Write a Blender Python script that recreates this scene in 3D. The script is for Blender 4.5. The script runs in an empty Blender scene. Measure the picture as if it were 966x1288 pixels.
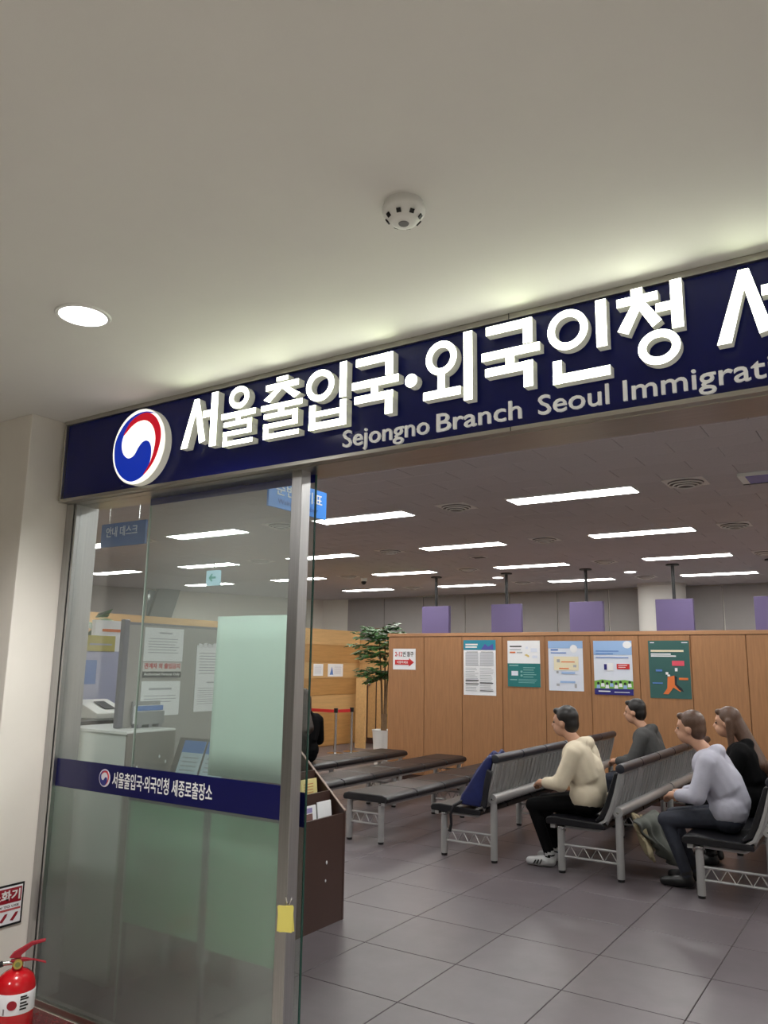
import bpy, bmesh, math, random
import numpy as np
from mathutils import Vector, Matrix
random.seed(7)
SC = bpy.context.scene
COL = SC.collection

# ---------------------------------------------------------------- camera
F_PX, YAW, PITCH, ROLL, EYE = 990.9, math.radians(33.092), math.radians(10.947), math.radians(0.8665), 1.6
cam = bpy.data.cameras.new('camera')
cam.sensor_fit = 'HORIZONTAL'; cam.sensor_width = 36.0
cam.lens = F_PX / 966 * 36.0
cam.clip_start = 0.05; cam.clip_end = 200
camo = bpy.data.objects.new('camera', cam); COL.objects.link(camo)
_f = Vector((-math.sin(YAW)*math.cos(PITCH), math.cos(YAW)*math.cos(PITCH), math.sin(PITCH)))
_r = Vector((math.cos(YAW), math.sin(YAW), 0)); _u = _r.cross(_f)
_r2 = math.cos(ROLL)*_r + math.sin(ROLL)*_u; _u2 = -math.sin(ROLL)*_r + math.cos(ROLL)*_u
_m = Matrix((_r2, _u2, -_f)).transposed().to_4x4(); _m.translation = (0, 0, EYE)
camo.matrix_world = _m
SC.camera = camo

# ---------------------------------------------------------------- world, exposure
w = bpy.data.worlds.new('world'); SC.world = w; w.use_nodes = True
w.node_tree.nodes['Background'].inputs[0].default_value = (0.80, 0.78, 0.74, 1)
w.node_tree.nodes['Background'].inputs[1].default_value = 0.16
SC.view_settings.view_transform = 'Standard'
SC.view_settings.look = 'None'
SC.view_settings.gamma = 1
SC.view_settings.use_curve_mapping = False
SC.view_settings.exposure = 0.0
PANEL_L, LETTER_L, DOWN_W = 27.0, 5.2, 47.0      # brightness of the room panels, the sign letters, the corridor downlights

# ---------------------------------------------------------------- materials
def lin(c):
    out = []
    for x in c[:3]:
        x = x / 255.0
        out.append(x/12.92 if x <= 0.04045 else ((x+0.055)/1.055)**2.4)
    return (*out, 1.0)

MATS = {}
def mat(name, col, rough=.5, metal=0.0, var=0.0, scale=8.0, stretch=None, bump=0.0, spec=.5, rnd=0.0, emit=0.0, coat=0.0):
    """procedural principled material: noise-varied colour, optional relief and per-object variation"""
    if name in MATS: return MATS[name]
    m = bpy.data.materials.new(name); m.use_nodes = True
    nt = m.node_tree; b = nt.nodes['Principled BSDF']
    c = lin(col)
    b.inputs['Base Color'].default_value = c
    b.inputs['Roughness'].default_value = rough
    b.inputs['Metallic'].default_value = metal
    b.inputs['Specular IOR Level'].default_value = spec
    if coat: b.inputs['Coat Weight'].default_value = coat
    if emit:
        b.inputs['Emission Color'].default_value = c; b.inputs['Emission Strength'].default_value = emit
    if var or bump or rnd:
        g = nt.nodes.new('ShaderNodeNewGeometry')
        mp = nt.nodes.new('ShaderNodeMapping'); nt.links.new(g.outputs['Position'], mp.inputs['Vector'])
        if stretch: mp.inputs['Scale'].default_value = stretch
        n = nt.nodes.new('ShaderNodeTexNoise'); n.inputs['Scale'].default_value = scale
        n.inputs['Detail'].default_value = 6; n.inputs['Roughness'].default_value = .62
        nt.links.new(mp.outputs['Vector'], n.inputs['Vector'])
        if var or rnd:
            rmp = nt.nodes.new('ShaderNodeMapRange')
            rmp.inputs['From Min'].default_value = .3; rmp.inputs['From Max'].default_value = .7
            rmp.inputs['To Min'].default_value = 1-var; rmp.inputs['To Max'].default_value = 1+var
            nt.links.new(n.outputs['Fac'], rmp.inputs['Value'])
            fac = rmp.outputs['Result']
            if rnd:
                oi = nt.nodes.new('ShaderNodeObjectInfo')
                r2 = nt.nodes.new('ShaderNodeMapRange')
                r2.inputs['To Min'].default_value = 1-rnd; r2.inputs['To Max'].default_value = 1+rnd
                nt.links.new(oi.outputs['Random'], r2.inputs['Value'])
                mu = nt.nodes.new('ShaderNodeMath'); mu.operation = 'MULTIPLY'
                nt.links.new(fac, mu.inputs[0]); nt.links.new(r2.outputs['Result'], mu.inputs[1])
                fac = mu.outputs[0]
            mx = nt.nodes.new('ShaderNodeVectorMath'); mx.operation = 'SCALE'
            mx.inputs[0].default_value = c[:3]
            nt.links.new(fac, mx.inputs['Scale'])
            nt.links.new(mx.outputs[0], b.inputs['Base Color'])
        if bump:
            bp = nt.nodes.new('ShaderNodeBump'); bp.inputs['Strength'].default_value = bump; bp.inputs['Distance'].default_value = .01
            nt.links.new(n.outputs['Fac'], bp.inputs['Height']); nt.links.new(bp.outputs['Normal'], b.inputs['Normal'])
    MATS[name] = m
    return m

def emis(name, col, strength):
    if name in MATS: return MATS[name]
    m = bpy.data.materials.new(name); m.use_nodes = True
    nt = m.node_tree; nt.nodes.remove(nt.nodes['Principled BSDF'])
    e = nt.nodes.new('ShaderNodeEmission'); e.inputs[0].default_value = lin(col); e.inputs[1].default_value = strength
    nt.links.new(e.outputs[0], nt.nodes['Material Output'].inputs[0])
    MATS[name] = m
    return m

def glass_mat(name, tint, refl=0.06):
    """clear pane: transparent with a fresnel-weighted mirror film"""
    m = bpy.data.materials.new(name); m.use_nodes = True
    nt = m.node_tree; nt.nodes.remove(nt.nodes['Principled BSDF'])
    t = nt.nodes.new('ShaderNodeBsdfTransparent'); t.inputs[0].default_value = (*tint, 1)
    g = nt.nodes.new('ShaderNodeBsdfGlossy'); g.inputs['Roughness'].default_value = .02
    lw = nt.nodes.new('ShaderNodeLayerWeight'); lw.inputs['Blend'].default_value = .5     # Facing: 0 head-on, 1 grazing, same on both sides
    pw_ = nt.nodes.new('ShaderNodeMath'); pw_.operation = 'POWER'; pw_.inputs[1].default_value = 4.0
    fr = nt.nodes.new('ShaderNodeMath'); fr.operation = 'MULTIPLY_ADD'; fr.inputs[1].default_value = .6; fr.inputs[2].default_value = refl*.6
    nt.links.new(lw.outputs['Facing'], pw_.inputs[0]); nt.links.new(pw_.outputs[0], fr.inputs[0])
    mx = nt.nodes.new('ShaderNodeMixShader')
    nt.links.new(fr.outputs[0], mx.inputs[0]); nt.links.new(t.outputs[0], mx.inputs[1]); nt.links.new(g.outputs[0], mx.inputs[2])
    df = nt.nodes.new('ShaderNodeBsdfDiffuse'); df.inputs[0].default_value = (.80, .84, .80, 1)       # thin veil of dust and painted-in light haze that brightens the pane
    m2 = nt.nodes.new('ShaderNodeMixShader'); m2.inputs[0].default_value = .032
    nt.links.new(mx.outputs[0], m2.inputs[1]); nt.links.new(df.outputs[0], m2.inputs[2])
    nt.links.new(m2.outputs[0], nt.nodes['Material Output'].inputs[0])
    return m

def frost_mat(name):
    m = bpy.data.materials.new(name); m.use_nodes = True
    nt = m.node_tree; nt.nodes.remove(nt.nodes['Principled BSDF'])
    r = nt.nodes.new('ShaderNodeBsdfRefraction'); r.inputs['Color'].default_value = (.97, .98, .97, 1)
    r.inputs['Roughness'].default_value = .20; r.inputs['IOR'].default_value = 1.12
    d = nt.nodes.new('ShaderNodeBsdfDiffuse'); d.inputs[0].default_value = (.42, .43, .42, 1)
    tr = nt.nodes.new('ShaderNodeBsdfTranslucent'); tr.inputs[0].default_value = (.68, .70, .68, 1)
    a = nt.nodes.new('ShaderNodeMixShader'); a.inputs[0].default_value = .5
    nt.links.new(d.outputs[0], a.inputs[1]); nt.links.new(tr.outputs[0], a.inputs[2])
    b = nt.nodes.new('ShaderNodeMixShader'); b.inputs[0].default_value = .25
    nt.links.new(r.outputs[0], b.inputs[1]); nt.links.new(a.outputs[0], b.inputs[2])
    g = nt.nodes.new('ShaderNodeBsdfGlossy'); g.inputs['Roughness'].default_value = .22
    c = nt.nodes.new('ShaderNodeMixShader'); c.inputs[0].default_value = .04
    nt.links.new(b.outputs[0], c.inputs[1]); nt.links.new(g.outputs[0], c.inputs[2])
    nt.links.new(c.outputs[0], nt.nodes['Material Output'].inputs[0])
    return m

def steel(name, col, rough, axis=(1, 1, 60)):
    m = mat(name, col, rough, 1.0, var=.10, scale=3, stretch=axis)
    return m

M_CEILC = mat('corridor_ceiling_paint', (226, 224, 220), .8, var=.015, scale=3)
M_WALLC = mat('cream_wall_paint', (236, 231, 222), .55, var=.03, scale=2.5, bump=.03)
M_FLOORC = mat('maroon_stone', (96, 42, 44), .25, var=.25, scale=40)
M_STEEL = steel('brushed_steel', (180, 180, 180), .34, (60, 60, 1))
M_STEELX = steel('brushed_steel_horizontal', (192, 189, 182), .30, (1, 60, 60))
M_CHROME = mat('chrome', (205, 205, 205), .16, 1.0)
M_ALU = mat('silver_paint', (178, 178, 178), .36, .45, var=.04)
M_NAVY = mat('navy_panel', (17, 25, 100), .16, var=.02, spec=.32)
M_FILM = mat('navy_film', (14, 16, 72), .3)
M_FILMTOP = mat('blue_film', (10, 16, 110), .3)
M_LETTER = mat('letter_face', (250, 255, 236), .4, emit=LETTER_L)
M_LETSIDE = mat('letter_return', (232, 232, 220), .5, emit=.10)
M_WHITEP = mat('white_acrylic_letter', (238, 238, 236), .35, emit=.18)
M_WHITE = mat('white_plastic', (232, 232, 228), .4, var=.01)
M_PAPER = mat('white_paper', (240, 241, 244), .7, var=.015, scale=15)
M_BLACK = mat('black_plastic', (16, 16, 18), .4)
M_LEATHER = mat('black_vinyl', (20, 20, 25), .36, var=.12, scale=30, bump=.06)
M_ROLL = mat('black_roll', (42, 44, 52), .34, var=.05)
M_TILE = mat('floor_tile_grey', (97, 90, 94), .33, var=.10, scale=5, rnd=.05, bump=.02)
M_GROUT = mat('floor_grout', (84, 80, 80), .8, var=.6, scale=6)
M_CTILE = mat('ceiling_tile', (194, 188, 190), .85, var=.05, scale=55, bump=.12, rnd=.02)
M_CGAP = mat('ceiling_backing', (190, 184, 186), .9)
M_OAK = mat('oak_veneer', (164, 118, 80), .48, var=.14, scale=4, stretch=(9, 9, .7), bump=.02, rnd=.03)
M_OAKTRIM = mat('oak_trim', (176, 130, 92), .45, var=.10, scale=4, stretch=(.7, 9, 9))
M_WOODL = mat('honey_wood_light', (208, 168, 114), .42, var=.10, scale=3, stretch=(9, .7, 9))
M_WOODD = mat('honey_wood', (188, 142, 86), .42, var=.12, scale=3, stretch=(9, .7, 9))
M_GREYW = mat('grey_blind', (166, 163, 161), .8, var=.02, scale=4)
M_OFFW = mat('off_white_wall', (238, 236, 228), .75, var=.02, scale=3)
M_BROWN = mat('brown_laminate', (70, 49, 43), .36, var=.06, scale=12)
M_MINT = mat('mint_board', (160, 214, 184), .6, var=.03, scale=6)
M_MINTSHEET = mat('mint_paper', (226, 240, 234), .6, var=.04, scale=3)
def _translucent(m, col, k):
    nt = m.node_tree; b = nt.nodes['Principled BSDF']; t = nt.nodes.new('ShaderNodeBsdfTranslucent'); t.inputs[0].default_value = lin(col)
    x = nt.nodes.new('ShaderNodeMixShader'); x.inputs[0].default_value = k
    nt.links.new(b.outputs[0], x.inputs[1]); nt.links.new(t.outputs[0], x.inputs[2]); nt.links.new(x.outputs[0], nt.nodes['Material Output'].inputs[0])
_translucent(M_MINT, (176, 232, 200), .5)
_translucent(M_MINTSHEET, (234, 246, 240), .55)
M_GREYP = mat('grey_partition_fabric', (162, 159, 155), .8, var=.05, scale=60, bump=.05)
M_GREYF = mat('grey_partition_frame', (120, 120, 128), .4, .2)
M_RED = mat('extinguisher_red', (190, 14, 26), .22, coat=.4)
M_DARKRED = mat('dark_red', (150, 22, 40), .5)
M_GLASS = glass_mat('clear_glass', (.95, .975, .965), .10)
M_GEDGE = mat('green_glass_edge', (40, 78, 68), .12)
M_FROST = frost_mat('frosted_film')
M_PANEL = emis('light_panel', (255, 254, 250), PANEL_L)
M_DOWN = emis('downlight_lens', (255, 250, 250), 9.0)
M_SKIN = mat('skin', (196, 150, 124), .55, var=.05, scale=20)
M_HAIR = mat('black_hair', (24, 20, 19), .42, var=.3, scale=60, stretch=(6, 6, 1))
M_BHAIR = mat('brown_hair', (84, 60, 46), .42, var=.3, scale=60, stretch=(6, 6, 1))
M_EYE = mat('eye_dark', (22, 18, 18), .2)
M_LIP = mat('lips', (150, 84, 78), .5)

# ---------------------------------------------------------------- mesh builder
ORG = {}
class MB:
    def __init__(s): s.v = []; s.f = []
    def add(s, vs, fs):
        k = len(s.v); s.v += [tuple(p) for p in vs]; s.f += [tuple(i+k for i in q) for q in fs]; return s
    def box(s, x0, x1, y0, y1, z0, z1):
        return s.add([(x0,y0,z0),(x1,y0,z0),(x1,y1,z0),(x0,y1,z0),(x0,y0,z1),(x1,y0,z1),(x1,y1,z1),(x0,y1,z1)],
                     [(0,3,2,1),(4,5,6,7),(0,1,5,4),(1,2,6,5),(2,3,7,6),(3,0,4,7)])
    def prism(s, poly, d):
        """poly: list of 3D points, d: extrusion vector"""
        n = len(poly); d = Vector(d)
        vs = [Vector(p) for p in poly]; vs2 = [p + d for p in vs]
        return s.add(vs+vs2, [tuple(range(n))[::-1], tuple(range(n, 2*n))] + [(i, (i+1) % n, n+(i+1) % n, n+i) for i in range(n)])
    def tube(s, path, r, n=10, caps=True):
        path = [Vector(p) for p in path]; L = len(path)
        rs = r if isinstance(r, (list, tuple)) else [r]*L
        vs = []; prev = None
        for i, p in enumerate(path):
            t = (path[min(i+1, L-1)] - path[max(i-1, 0)]).normalized()
            if prev is None:
                a = Vector((0, 0, 1)) if abs(t.z) < .9 else Vector((1, 0, 0))
                u = t.cross(a).normalized()
            else:
                u = (prev - t*prev.dot(t)).normalized()
            prev = u; q = t.cross(u)
            for k in range(n):
                an = 2*math.pi*k/n
                vs.append(p + (u*math.cos(an) + q*math.sin(an))*rs[i])
        fs = [(i*n+k, i*n+(k+1) % n, (i+1)*n+(k+1) % n, (i+1)*n+k) for i in range(L-1) for k in range(n)]
        if caps: fs += [tuple(range(n))[::-1], tuple(range((L-1)*n, L*n))]
        return s.add(vs, fs)
    def lathe(s, prof, c=(0, 0, 0), n=24):
        """prof: (r, z) list from bottom to top"""
        vs = []; c = Vector(c)
        for r, z in prof:
            for k in range(n):
                a = 2*math.pi*k/n; vs.append(c + Vector((r*math.cos(a), r*math.sin(a), z)))
        L = len(prof)
        fs = [(i*n+k, i*n+(k+1) % n, (i+1)*n+(k+1) % n, (i+1)*n+k) for i in range(L-1) for k in range(n)]
        fs += [tuple(range(n))[::-1], tuple(range((L-1)*n, L*n))]
        return s.add(vs, fs)
    def sphere(s, c, r, n=14, m=8):
        c = Vector(c); r = r if isinstance(r, (tuple, list)) else (r, r, r)
        vs = [c + Vector((0, 0, -r[2]))]
        for j in range(1, m):
            ph = -math.pi/2 + math.pi*j/m
            for k in range(n):
                a = 2*math.pi*k/n
                vs.append(c + Vector((r[0]*math.cos(ph)*math.cos(a), r[1]*math.cos(ph)*math.sin(a), r[2]*math.sin(ph))))
        vs.append(c + Vector((0, 0, r[2]))); T = len(vs)-1
        fs = [(0, 1+(k+1) % n, 1+k) for k in range(n)]
        for j in range(m-2):
            fs += [(1+j*n+k, 1+j*n+(k+1) % n, 1+(j+1)*n+(k+1) % n, 1+(j+1)*n+k) for k in range(n)]
        fs += [(T, 1+(m-2)*n+k, 1+(m-2)*n+(k+1) % n) for k in range(n)]
        return s.add(vs, fs)
    def sheet(s, fn, nu, nv, thick):
        """closed wavy sheet: fn(u,v) -> point, thickened along +/- its rough normal"""
        P = [[Vector(fn(i/nu, j/nv)) for i in range(nu+1)] for j in range(nv+1)]
        def nrm(j, i):
            a = P[j][min(i+1, nu)] - P[j][max(i-1, 0)]; b = P[min(j+1, nv)][i] - P[max(j-1, 0)][i]
            return a.cross(b).normalized()
        A = [P[j][i] + nrm(j, i)*thick/2 for j in range(nv+1) for i in range(nu+1)]
        B = [P[j][i] - nrm(j, i)*thick/2 for j in range(nv+1) for i in range(nu+1)]
        W = nu+1; K = len(A); fs = []
        for j in range(nv):
            for i in range(nu):
                q = (j*W+i, j*W+i+1, (j+1)*W+i+1, (j+1)*W+i)
                fs.append(q); fs.append(tuple(K+x for x in q[::-1]))
        for i in range(nu):
            fs.append((i+1, i, K+i, K+i+1)); b = nv*W; fs.append((b+i, b+i+1, K+b+i+1, K+b+i))
        for j in range(nv):
            fs.append((j*W, (j+1)*W, K+(j+1)*W, K+j*W)); fs.append(((j+1)*W+nu, j*W+nu, K+j*W+nu, K+(j+1)*W+nu))
        return s.add(A+B, fs)
    def build(s, name, m, parent=None, org=None, smooth=False, bevel=0.0, seg=2):
        if parent is not None and org is None: org = ORG.get(parent.name, (0, 0, 0))
        if org is None: org = (0, 0, 0)
        o3 = Vector(org)
        me = bpy.data.meshes.new(name)
        me.from_pydata([Vector(p) - o3 for p in s.v], [], s.f)
        bm = bmesh.new(); bm.from_mesh(me)
        if len(s.f) < 60000: bmesh.ops.recalc_face_normals(bm, faces=bm.faces)
        if bevel:
            ed = [e for e in bm.edges if len(e.link_faces) == 2 and e.calc_face_angle(0) > .6]
            bmesh.ops.bevel(bm, geom=ed, offset=bevel, segments=seg, affect='EDGES', profile=.5, clamp_overlap=True)
        bm.to_mesh(me); bm.free()
        if smooth or bevel:
            me.shade_smooth() if smooth else None
            if smooth == 'auto':
                me.set_sharp_from_angle(angle=math.radians(38))
        me.materials.append(m)
        o = bpy.data.objects.new(name, me); COL.objects.link(o)
        if parent is not None:
            o.parent = parent
        else:
            o.location = o3
        ORG[o.name] = org
        return o

def thing(name, loc, label, cat, group=None):
    o = bpy.data.objects.new(name, None); COL.objects.link(o); o.location = loc
    o.empty_display_size = .1
    o['label'] = label; o['category'] = cat
    if group: o['group'] = group
    ORG[o.name] = tuple(loc)
    return o
def tag(o, label, cat, group=None):
    o['label'] = label; o['category'] = cat
    if group: o['group'] = group
    return o
def struct(o): o['kind'] = 'structure'; return o
def dup(root, loc, rz=0.0, label=None):
    r = root.copy(); COL.objects.link(r); r.location = loc; r.rotation_euler = (0, 0, rz)
    if label: r['label'] = label
    for ch in root.children:
        c = ch.copy(); COL.objects.link(c); c.parent = r
        for g in ch.children:
            d = g.copy(); COL.objects.link(d); d.parent = c
    return r

class Face:
    """a flat frame in the world: u to the viewer's right, v up, d out of the surface"""
    def __init__(s, o, u, v):
        s.o = Vector(o); s.u = Vector(u).normalized(); s.v = Vector(v).normalized(); s.n = s.u.cross(s.v)
    def p(s, u, v, d=0.0): return s.o + s.u*u + s.v*v + s.n*d
    def rect(s, mb, u0, u1, v0, v1, d0, d1):
        mb.prism([s.p(u0, v0, d0), s.p(u1, v0, d0), s.p(u1, v1, d0), s.p(u0, v1, d0)], s.n*(d1-d0)); return mb
    def poly(s, mb, pts, d0, d1):
        mb.prism([s.p(a, b, d0) for a, b in pts], s.n*(d1-d0)); return mb
def front(x, y, z): return Face((x, y, z), (1, 0, 0), (0, 0, 1))       # faces -Y
def right(x, y, z): return Face((x, y, z), (0, 1, 0), (0, 0, 1))       # faces +X

def text_geo(body, bold=0.0, extrude=0.0):
    c = bpy.data.curves.new('t', 'FONT'); c.body = body; c.offset = bold; c.extrude = extrude; c.resolution_u = 3
    o = bpy.data.objects.new('t', c); COL.objects.link(o)
    bpy.context.view_layer.update()
    me = bpy.data.meshes.new_from_object(o.evaluated_get(bpy.context.evaluated_depsgraph_get()))
    vs = [v.co.copy() for v in me.vertices]; fs = [tuple(p.vertices) for p in me.polygons]
    bpy.data.objects.remove(o); bpy.data.curves.remove(c); bpy.data.meshes.remove(me)
    return vs, fs
def text(name, body, face, u0, u1, v0, v1, d, m, parent, bold=0.0, thick=.002):
    """lettering fitted to a rectangle of a face, a thin solid"""
    vs, fs = text_geo(body, bold, .5)
    xs = [p.x for p in vs]; ys = [p.y for p in vs]
    x0, x1, y0, y1 = min(xs), max(xs), min(ys), max(ys)
    mb = MB()
    mb.add([face.p(u0+(p.x-x0)/(x1-x0)*(u1-u0), v0+(p.y-y0)/(y1-y0)*(v1-v0), d+(p.z+.5)*thick) for p in vs], fs)
    return mb.build(name, m, parent)

def smooth_loop(pts, n=8):
    out = []; L = len(pts)
    for i in range(L):
        p0, p1, p2, p3 = (Vector((*pts[(i+k-1) % L], 0)) for k in range(4))
        for k in range(n):
            t = k/n
            q = .5*((2*p1) + (p2-p0)*t + (2*p0-5*p1+4*p2-p3)*t*t + (3*p1-p0-3*p2+p3)*t**3)
            out.append((q.x, q.y))
    return out

# ================================================================ STRUCTURE
Z_C, Z_R = 2.85, 3.2            # corridor and room ceilings
Y_IN = 2.70
# ---- room floor: sub floor and tiles
fl = struct(MB().box(-18, 5, 2.60, 17.2, -.10, -.006).build('floor', M_GROUT))
tile_me = MB().box(.0025, .5975, .0025, .5975, -.012, 0).build('tile', M_TILE, fl, bevel=.0015, seg=1)
cells = []
i0, j0 = int(math.floor((-16+1)/.6)), int(math.floor((2.66-4.16)/.6))
for i in range(i0, 9):
    for j in range(j0, 22):
        x, y = -1.0+.6*i, 4.16+.6*j
        if x+.6 > 4.6 or y+.6 > 16.8 or x < -17: continue
        dep = -(x+.3)*math.sin(YAW)+(y+.3)*math.cos(YAW)
        lat = ((x+.3)*math.cos(YAW)+(y+.3)*math.sin(YAW))/max(dep, .1)
        cells.append((dep + (0 if -.55 < lat < .56 else 50), x, y))
cells.sort()
rest = MB()
for k, (d_, x, y) in enumerate(cells):
    if y < 2.62:
        rest.box(x+.0025, x+.5975, 2.605, y+.5975, -.012, 0); continue
    if k < 290:
        t = tile_me if k == 0 else tile_me.copy()
        if k: COL.objects.link(t)
        t.parent = fl; t.location = (x, y, 0)
    else:
        rest.box(x+.0025, x+.5975, y+.0025, y+.5975, -.012, 0)
r_ = rest.build('tile_field', M_TILE, fl); r_['kind'] = 'stuff'
struct(MB().box(-9, 6, -4, 2.60, -.10, 0).build('floor_corridor', mat('corridor_granite', (176, 170, 160), .3, var=.12, scale=60)))
struct(MB().box(-3.66, -2.75, 1.75, 2.525, 0, .004).build('floor_inlay', M_FLOORC))
# ---- room ceiling
ce = struct(MB().box(-18, 5, 2.62, 17.2, Z_R+.012, Z_R+.12).build('ceiling', M_CGAP))
ct = MB().box(.001, .599, .001, .299, Z_R, Z_R+.014).build('ceiling_tile', M_CTILE, ce, bevel=.0025, seg=1)
cc = []
for i in range(-29, 8):
    for j in range(0, 48):
        x = -.1 + .6*i + (.3 if j % 2 else 0); y = Y_IN + .3*j
        dep = -(x+.3)*math.sin(YAW)+(y+.15)*math.cos(YAW)
        lat = ((x+.3)*math.cos(YAW)+(y+.15)*math.sin(YAW))/max(dep, .1)
        vis = -.5 < lat < .52 and dep > 4.6
        cc.append((dep + (0 if vis else 50), x, y))
cc.sort(); rest = MB()
for k, (d_, x, y) in enumerate(cc):
    if k < 290:
        t = ct if k == 0 else ct.copy()
        if k: COL.objects.link(t)
        t.parent = ce; t.location = (x, y, 0)
    else:
        rest.box(x+.003, x+.597, y+.003, y+.297, Z_R, Z_R+.014)
r_ = rest.build('ceiling_tile_field', M_CTILE, ce); r_['kind'] = 'stuff'
# ---- corridor ceiling, walls
struct(MB().box(-9, 6, -4, 2.62, Z_C, Z_C+.08).build('ceiling_corridor', M_CEILC))
struct(MB().box(-9, -3.67, 2.285, 2.62, 0, Z_C).build('wall_corridor', M_WALLC, bevel=.004))
struct(MB().box(-9, 6, -4.1, -4, 0, Z_C).build('wall_behind', M_WALLC))
struct(MB().box(-9.1, -9, -4, 2.3, 0, Z_C).build('wall_corridor_end', M_WALLC))
# header above the shopfront inside the room
struct(MB().box(-18, 5, 2.58, Y_IN, 2.46, Z_R+.1).build('wall_header', M_OFFW))
struct(MB().box(-18, -3.69, 2.62, Y_IN, 0, 2.46).build('wall_entrance', M_OFFW))
# room outer walls
bw = struct(MB().box(-12.5, 5, 16.2, 16.3, 0, Z_R).build('wall_back', M_OFFW))
for k in range(15):                                   # grey blind panels along the back wall
    x0 = -11.58 + 1.10*k
    MB().box(x0+.012, x0+1.088, 16.165, 16.2, .9, Z_R-.02).build('blind_panel', M_GREYW, bw)
struct(MB().box(4.9, 5, 2.7, 16.2, 0, Z_R).build('wall_right', M_OFFW))
# oblique left wall of the room
def obl(t, off=0.0):
    a = Vector((-17.2, 5.3, 0)); b = Vector((-12.37, 16.25, 0)); d = (b-a).normalized()
    n = Vector((d.y, -d.x, 0)); return a + (b-a)*t + n*off
wl = struct(MB().prism([obl(0), obl(1), obl(1, -.1), obl(0, -.1)], (0, 0, Z_R)).build('wall_left', M_OFFW))
MB().prism([obl(0, .03), obl(.615, .03), obl(.615, 0), obl(0, 0)], (0, 0, Z_R)).build('grey_wall_panel', M_GREYW, wl)
wn = struct(MB().prism([obl(.618, .02), obl(.645, .02), obl(.645, .004), obl(.618, .004)], (0, 0, Z_R-.03)).build('window_1', mat('cool_glass', (150, 168, 172), .1)))
brace_c = mat('grey_brace', (112, 114, 112), .6, var=.05)
br = MB()
br.add([obl(t, o_)+Vector((0, 0, z)) for z, ta, tb_ in ((1.9, .603, .645), (3.2, .632, .674)) for t, o_ in ((ta, .06), (tb_, .06), (tb_, .26), (ta, .26))],
       [(0,3,2,1),(4,5,6,7),(0,1,5,4),(1,2,6,5),(2,3,7,6),(3,0,4,7)])
struct(br.build('trim_1', brace_c))
# round column by the back wall
MB()
struct(MB().lathe([(.44, 0), (.44, Z_R-.05), (.455, Z_R-.045), (.455, Z_R)], (-3.80, 15.70, 0), 40).build('trim_2', mat('white_column', (214, 212, 206), .6), smooth='auto'))

# honey wood wall on the left: horizontal boards
ww = struct(MB().box(-9.80, -9.70, 4.6, 14.0, 0, 2.27).build('wall_wood', M_WOODD))
for a, b, m in ((.02, .645, M_WOODD), (.65, .985, M_WOODL), (.99, 1.31, M_WOODD), (1.315, 1.62, M_WOODL), (1.625, 1.965, M_WOODD), (1.97, 2.28, M_WOODL)):
    MB().box(-9.70, -9.685, 4.6, 14.0, a, b-.004).build('board', m, ww)
wb = struct(MB().box(-9.80, -6.2, 14.0, 14.1, 0, 2.1).build('wall_wood_end', M_WOODL))
MB().box(-9.10, -8.88, 13.05, 13.10, 0, 1.33).build('post_board', M_WOODL, wb)
d1 = struct(MB().box(-9.405, -8.95, 13.93, 13.995, .12, 1.36).build('door_1', M_WOODL))
MB().box(-9.43, -9.408, 13.92, 13.998, .0, 1.38).build('door_gap', M_BROWN, d1)
MB().box(-9.21, -9.19, 13.922, 13.93, .12, 1.36).build('door_seam', M_BROWN, d1)
MB().box(-9.405, -8.95, 13.94, 13.996, .0, .118).build('door_kick', M_BROWN, d1)
MB().sphere((-9.36, 13.90, 1.20), .045).build('door_handle', M_CHROME, d1, smooth=True)

# ---- shopfront frame
jb = struct(MB().box(-3.665, -3.605, 2.53, 2.60, 0, 2.43).box(-3.60, -3.585, 2.535, 2.60, 0, 2.42).build('trim_3', M_STEEL))
MB().box(-3.665, -3.625, 2.60, 2.70, 0, 2.43).build('jamb_return', M_STEEL, jb)
struct(MB().box(-3.59, -2.12, 2.535, 2.585, 0, .035).build('trim_4', M_STEELX, bevel=.003))
pst = struct(MB().box(-2.12, -2.066, 2.53, 2.59, 0, 2.42).build('trim_5', M_STEEL, bevel=.002))
struct(MB().box(-3.60, 5, 2.50, 2.70, 2.405, 2.46).build('trim_6', M_STEELX))
# fixed glass pane
fg = struct(MB().box(-3.585, -2.12, 2.555, 2.563, .035, 2.405).build('window_2', M_GLASS))
MB().box(-3.585, -2.12, 2.5535, 2.5548, .035, .986).build('frosted_film', M_FROST, fg)
MB().box(-3.585, -2.12, 2.5530, 2.5548, .986, 1.118).build('navy_band', M_FILM, fg)

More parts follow.
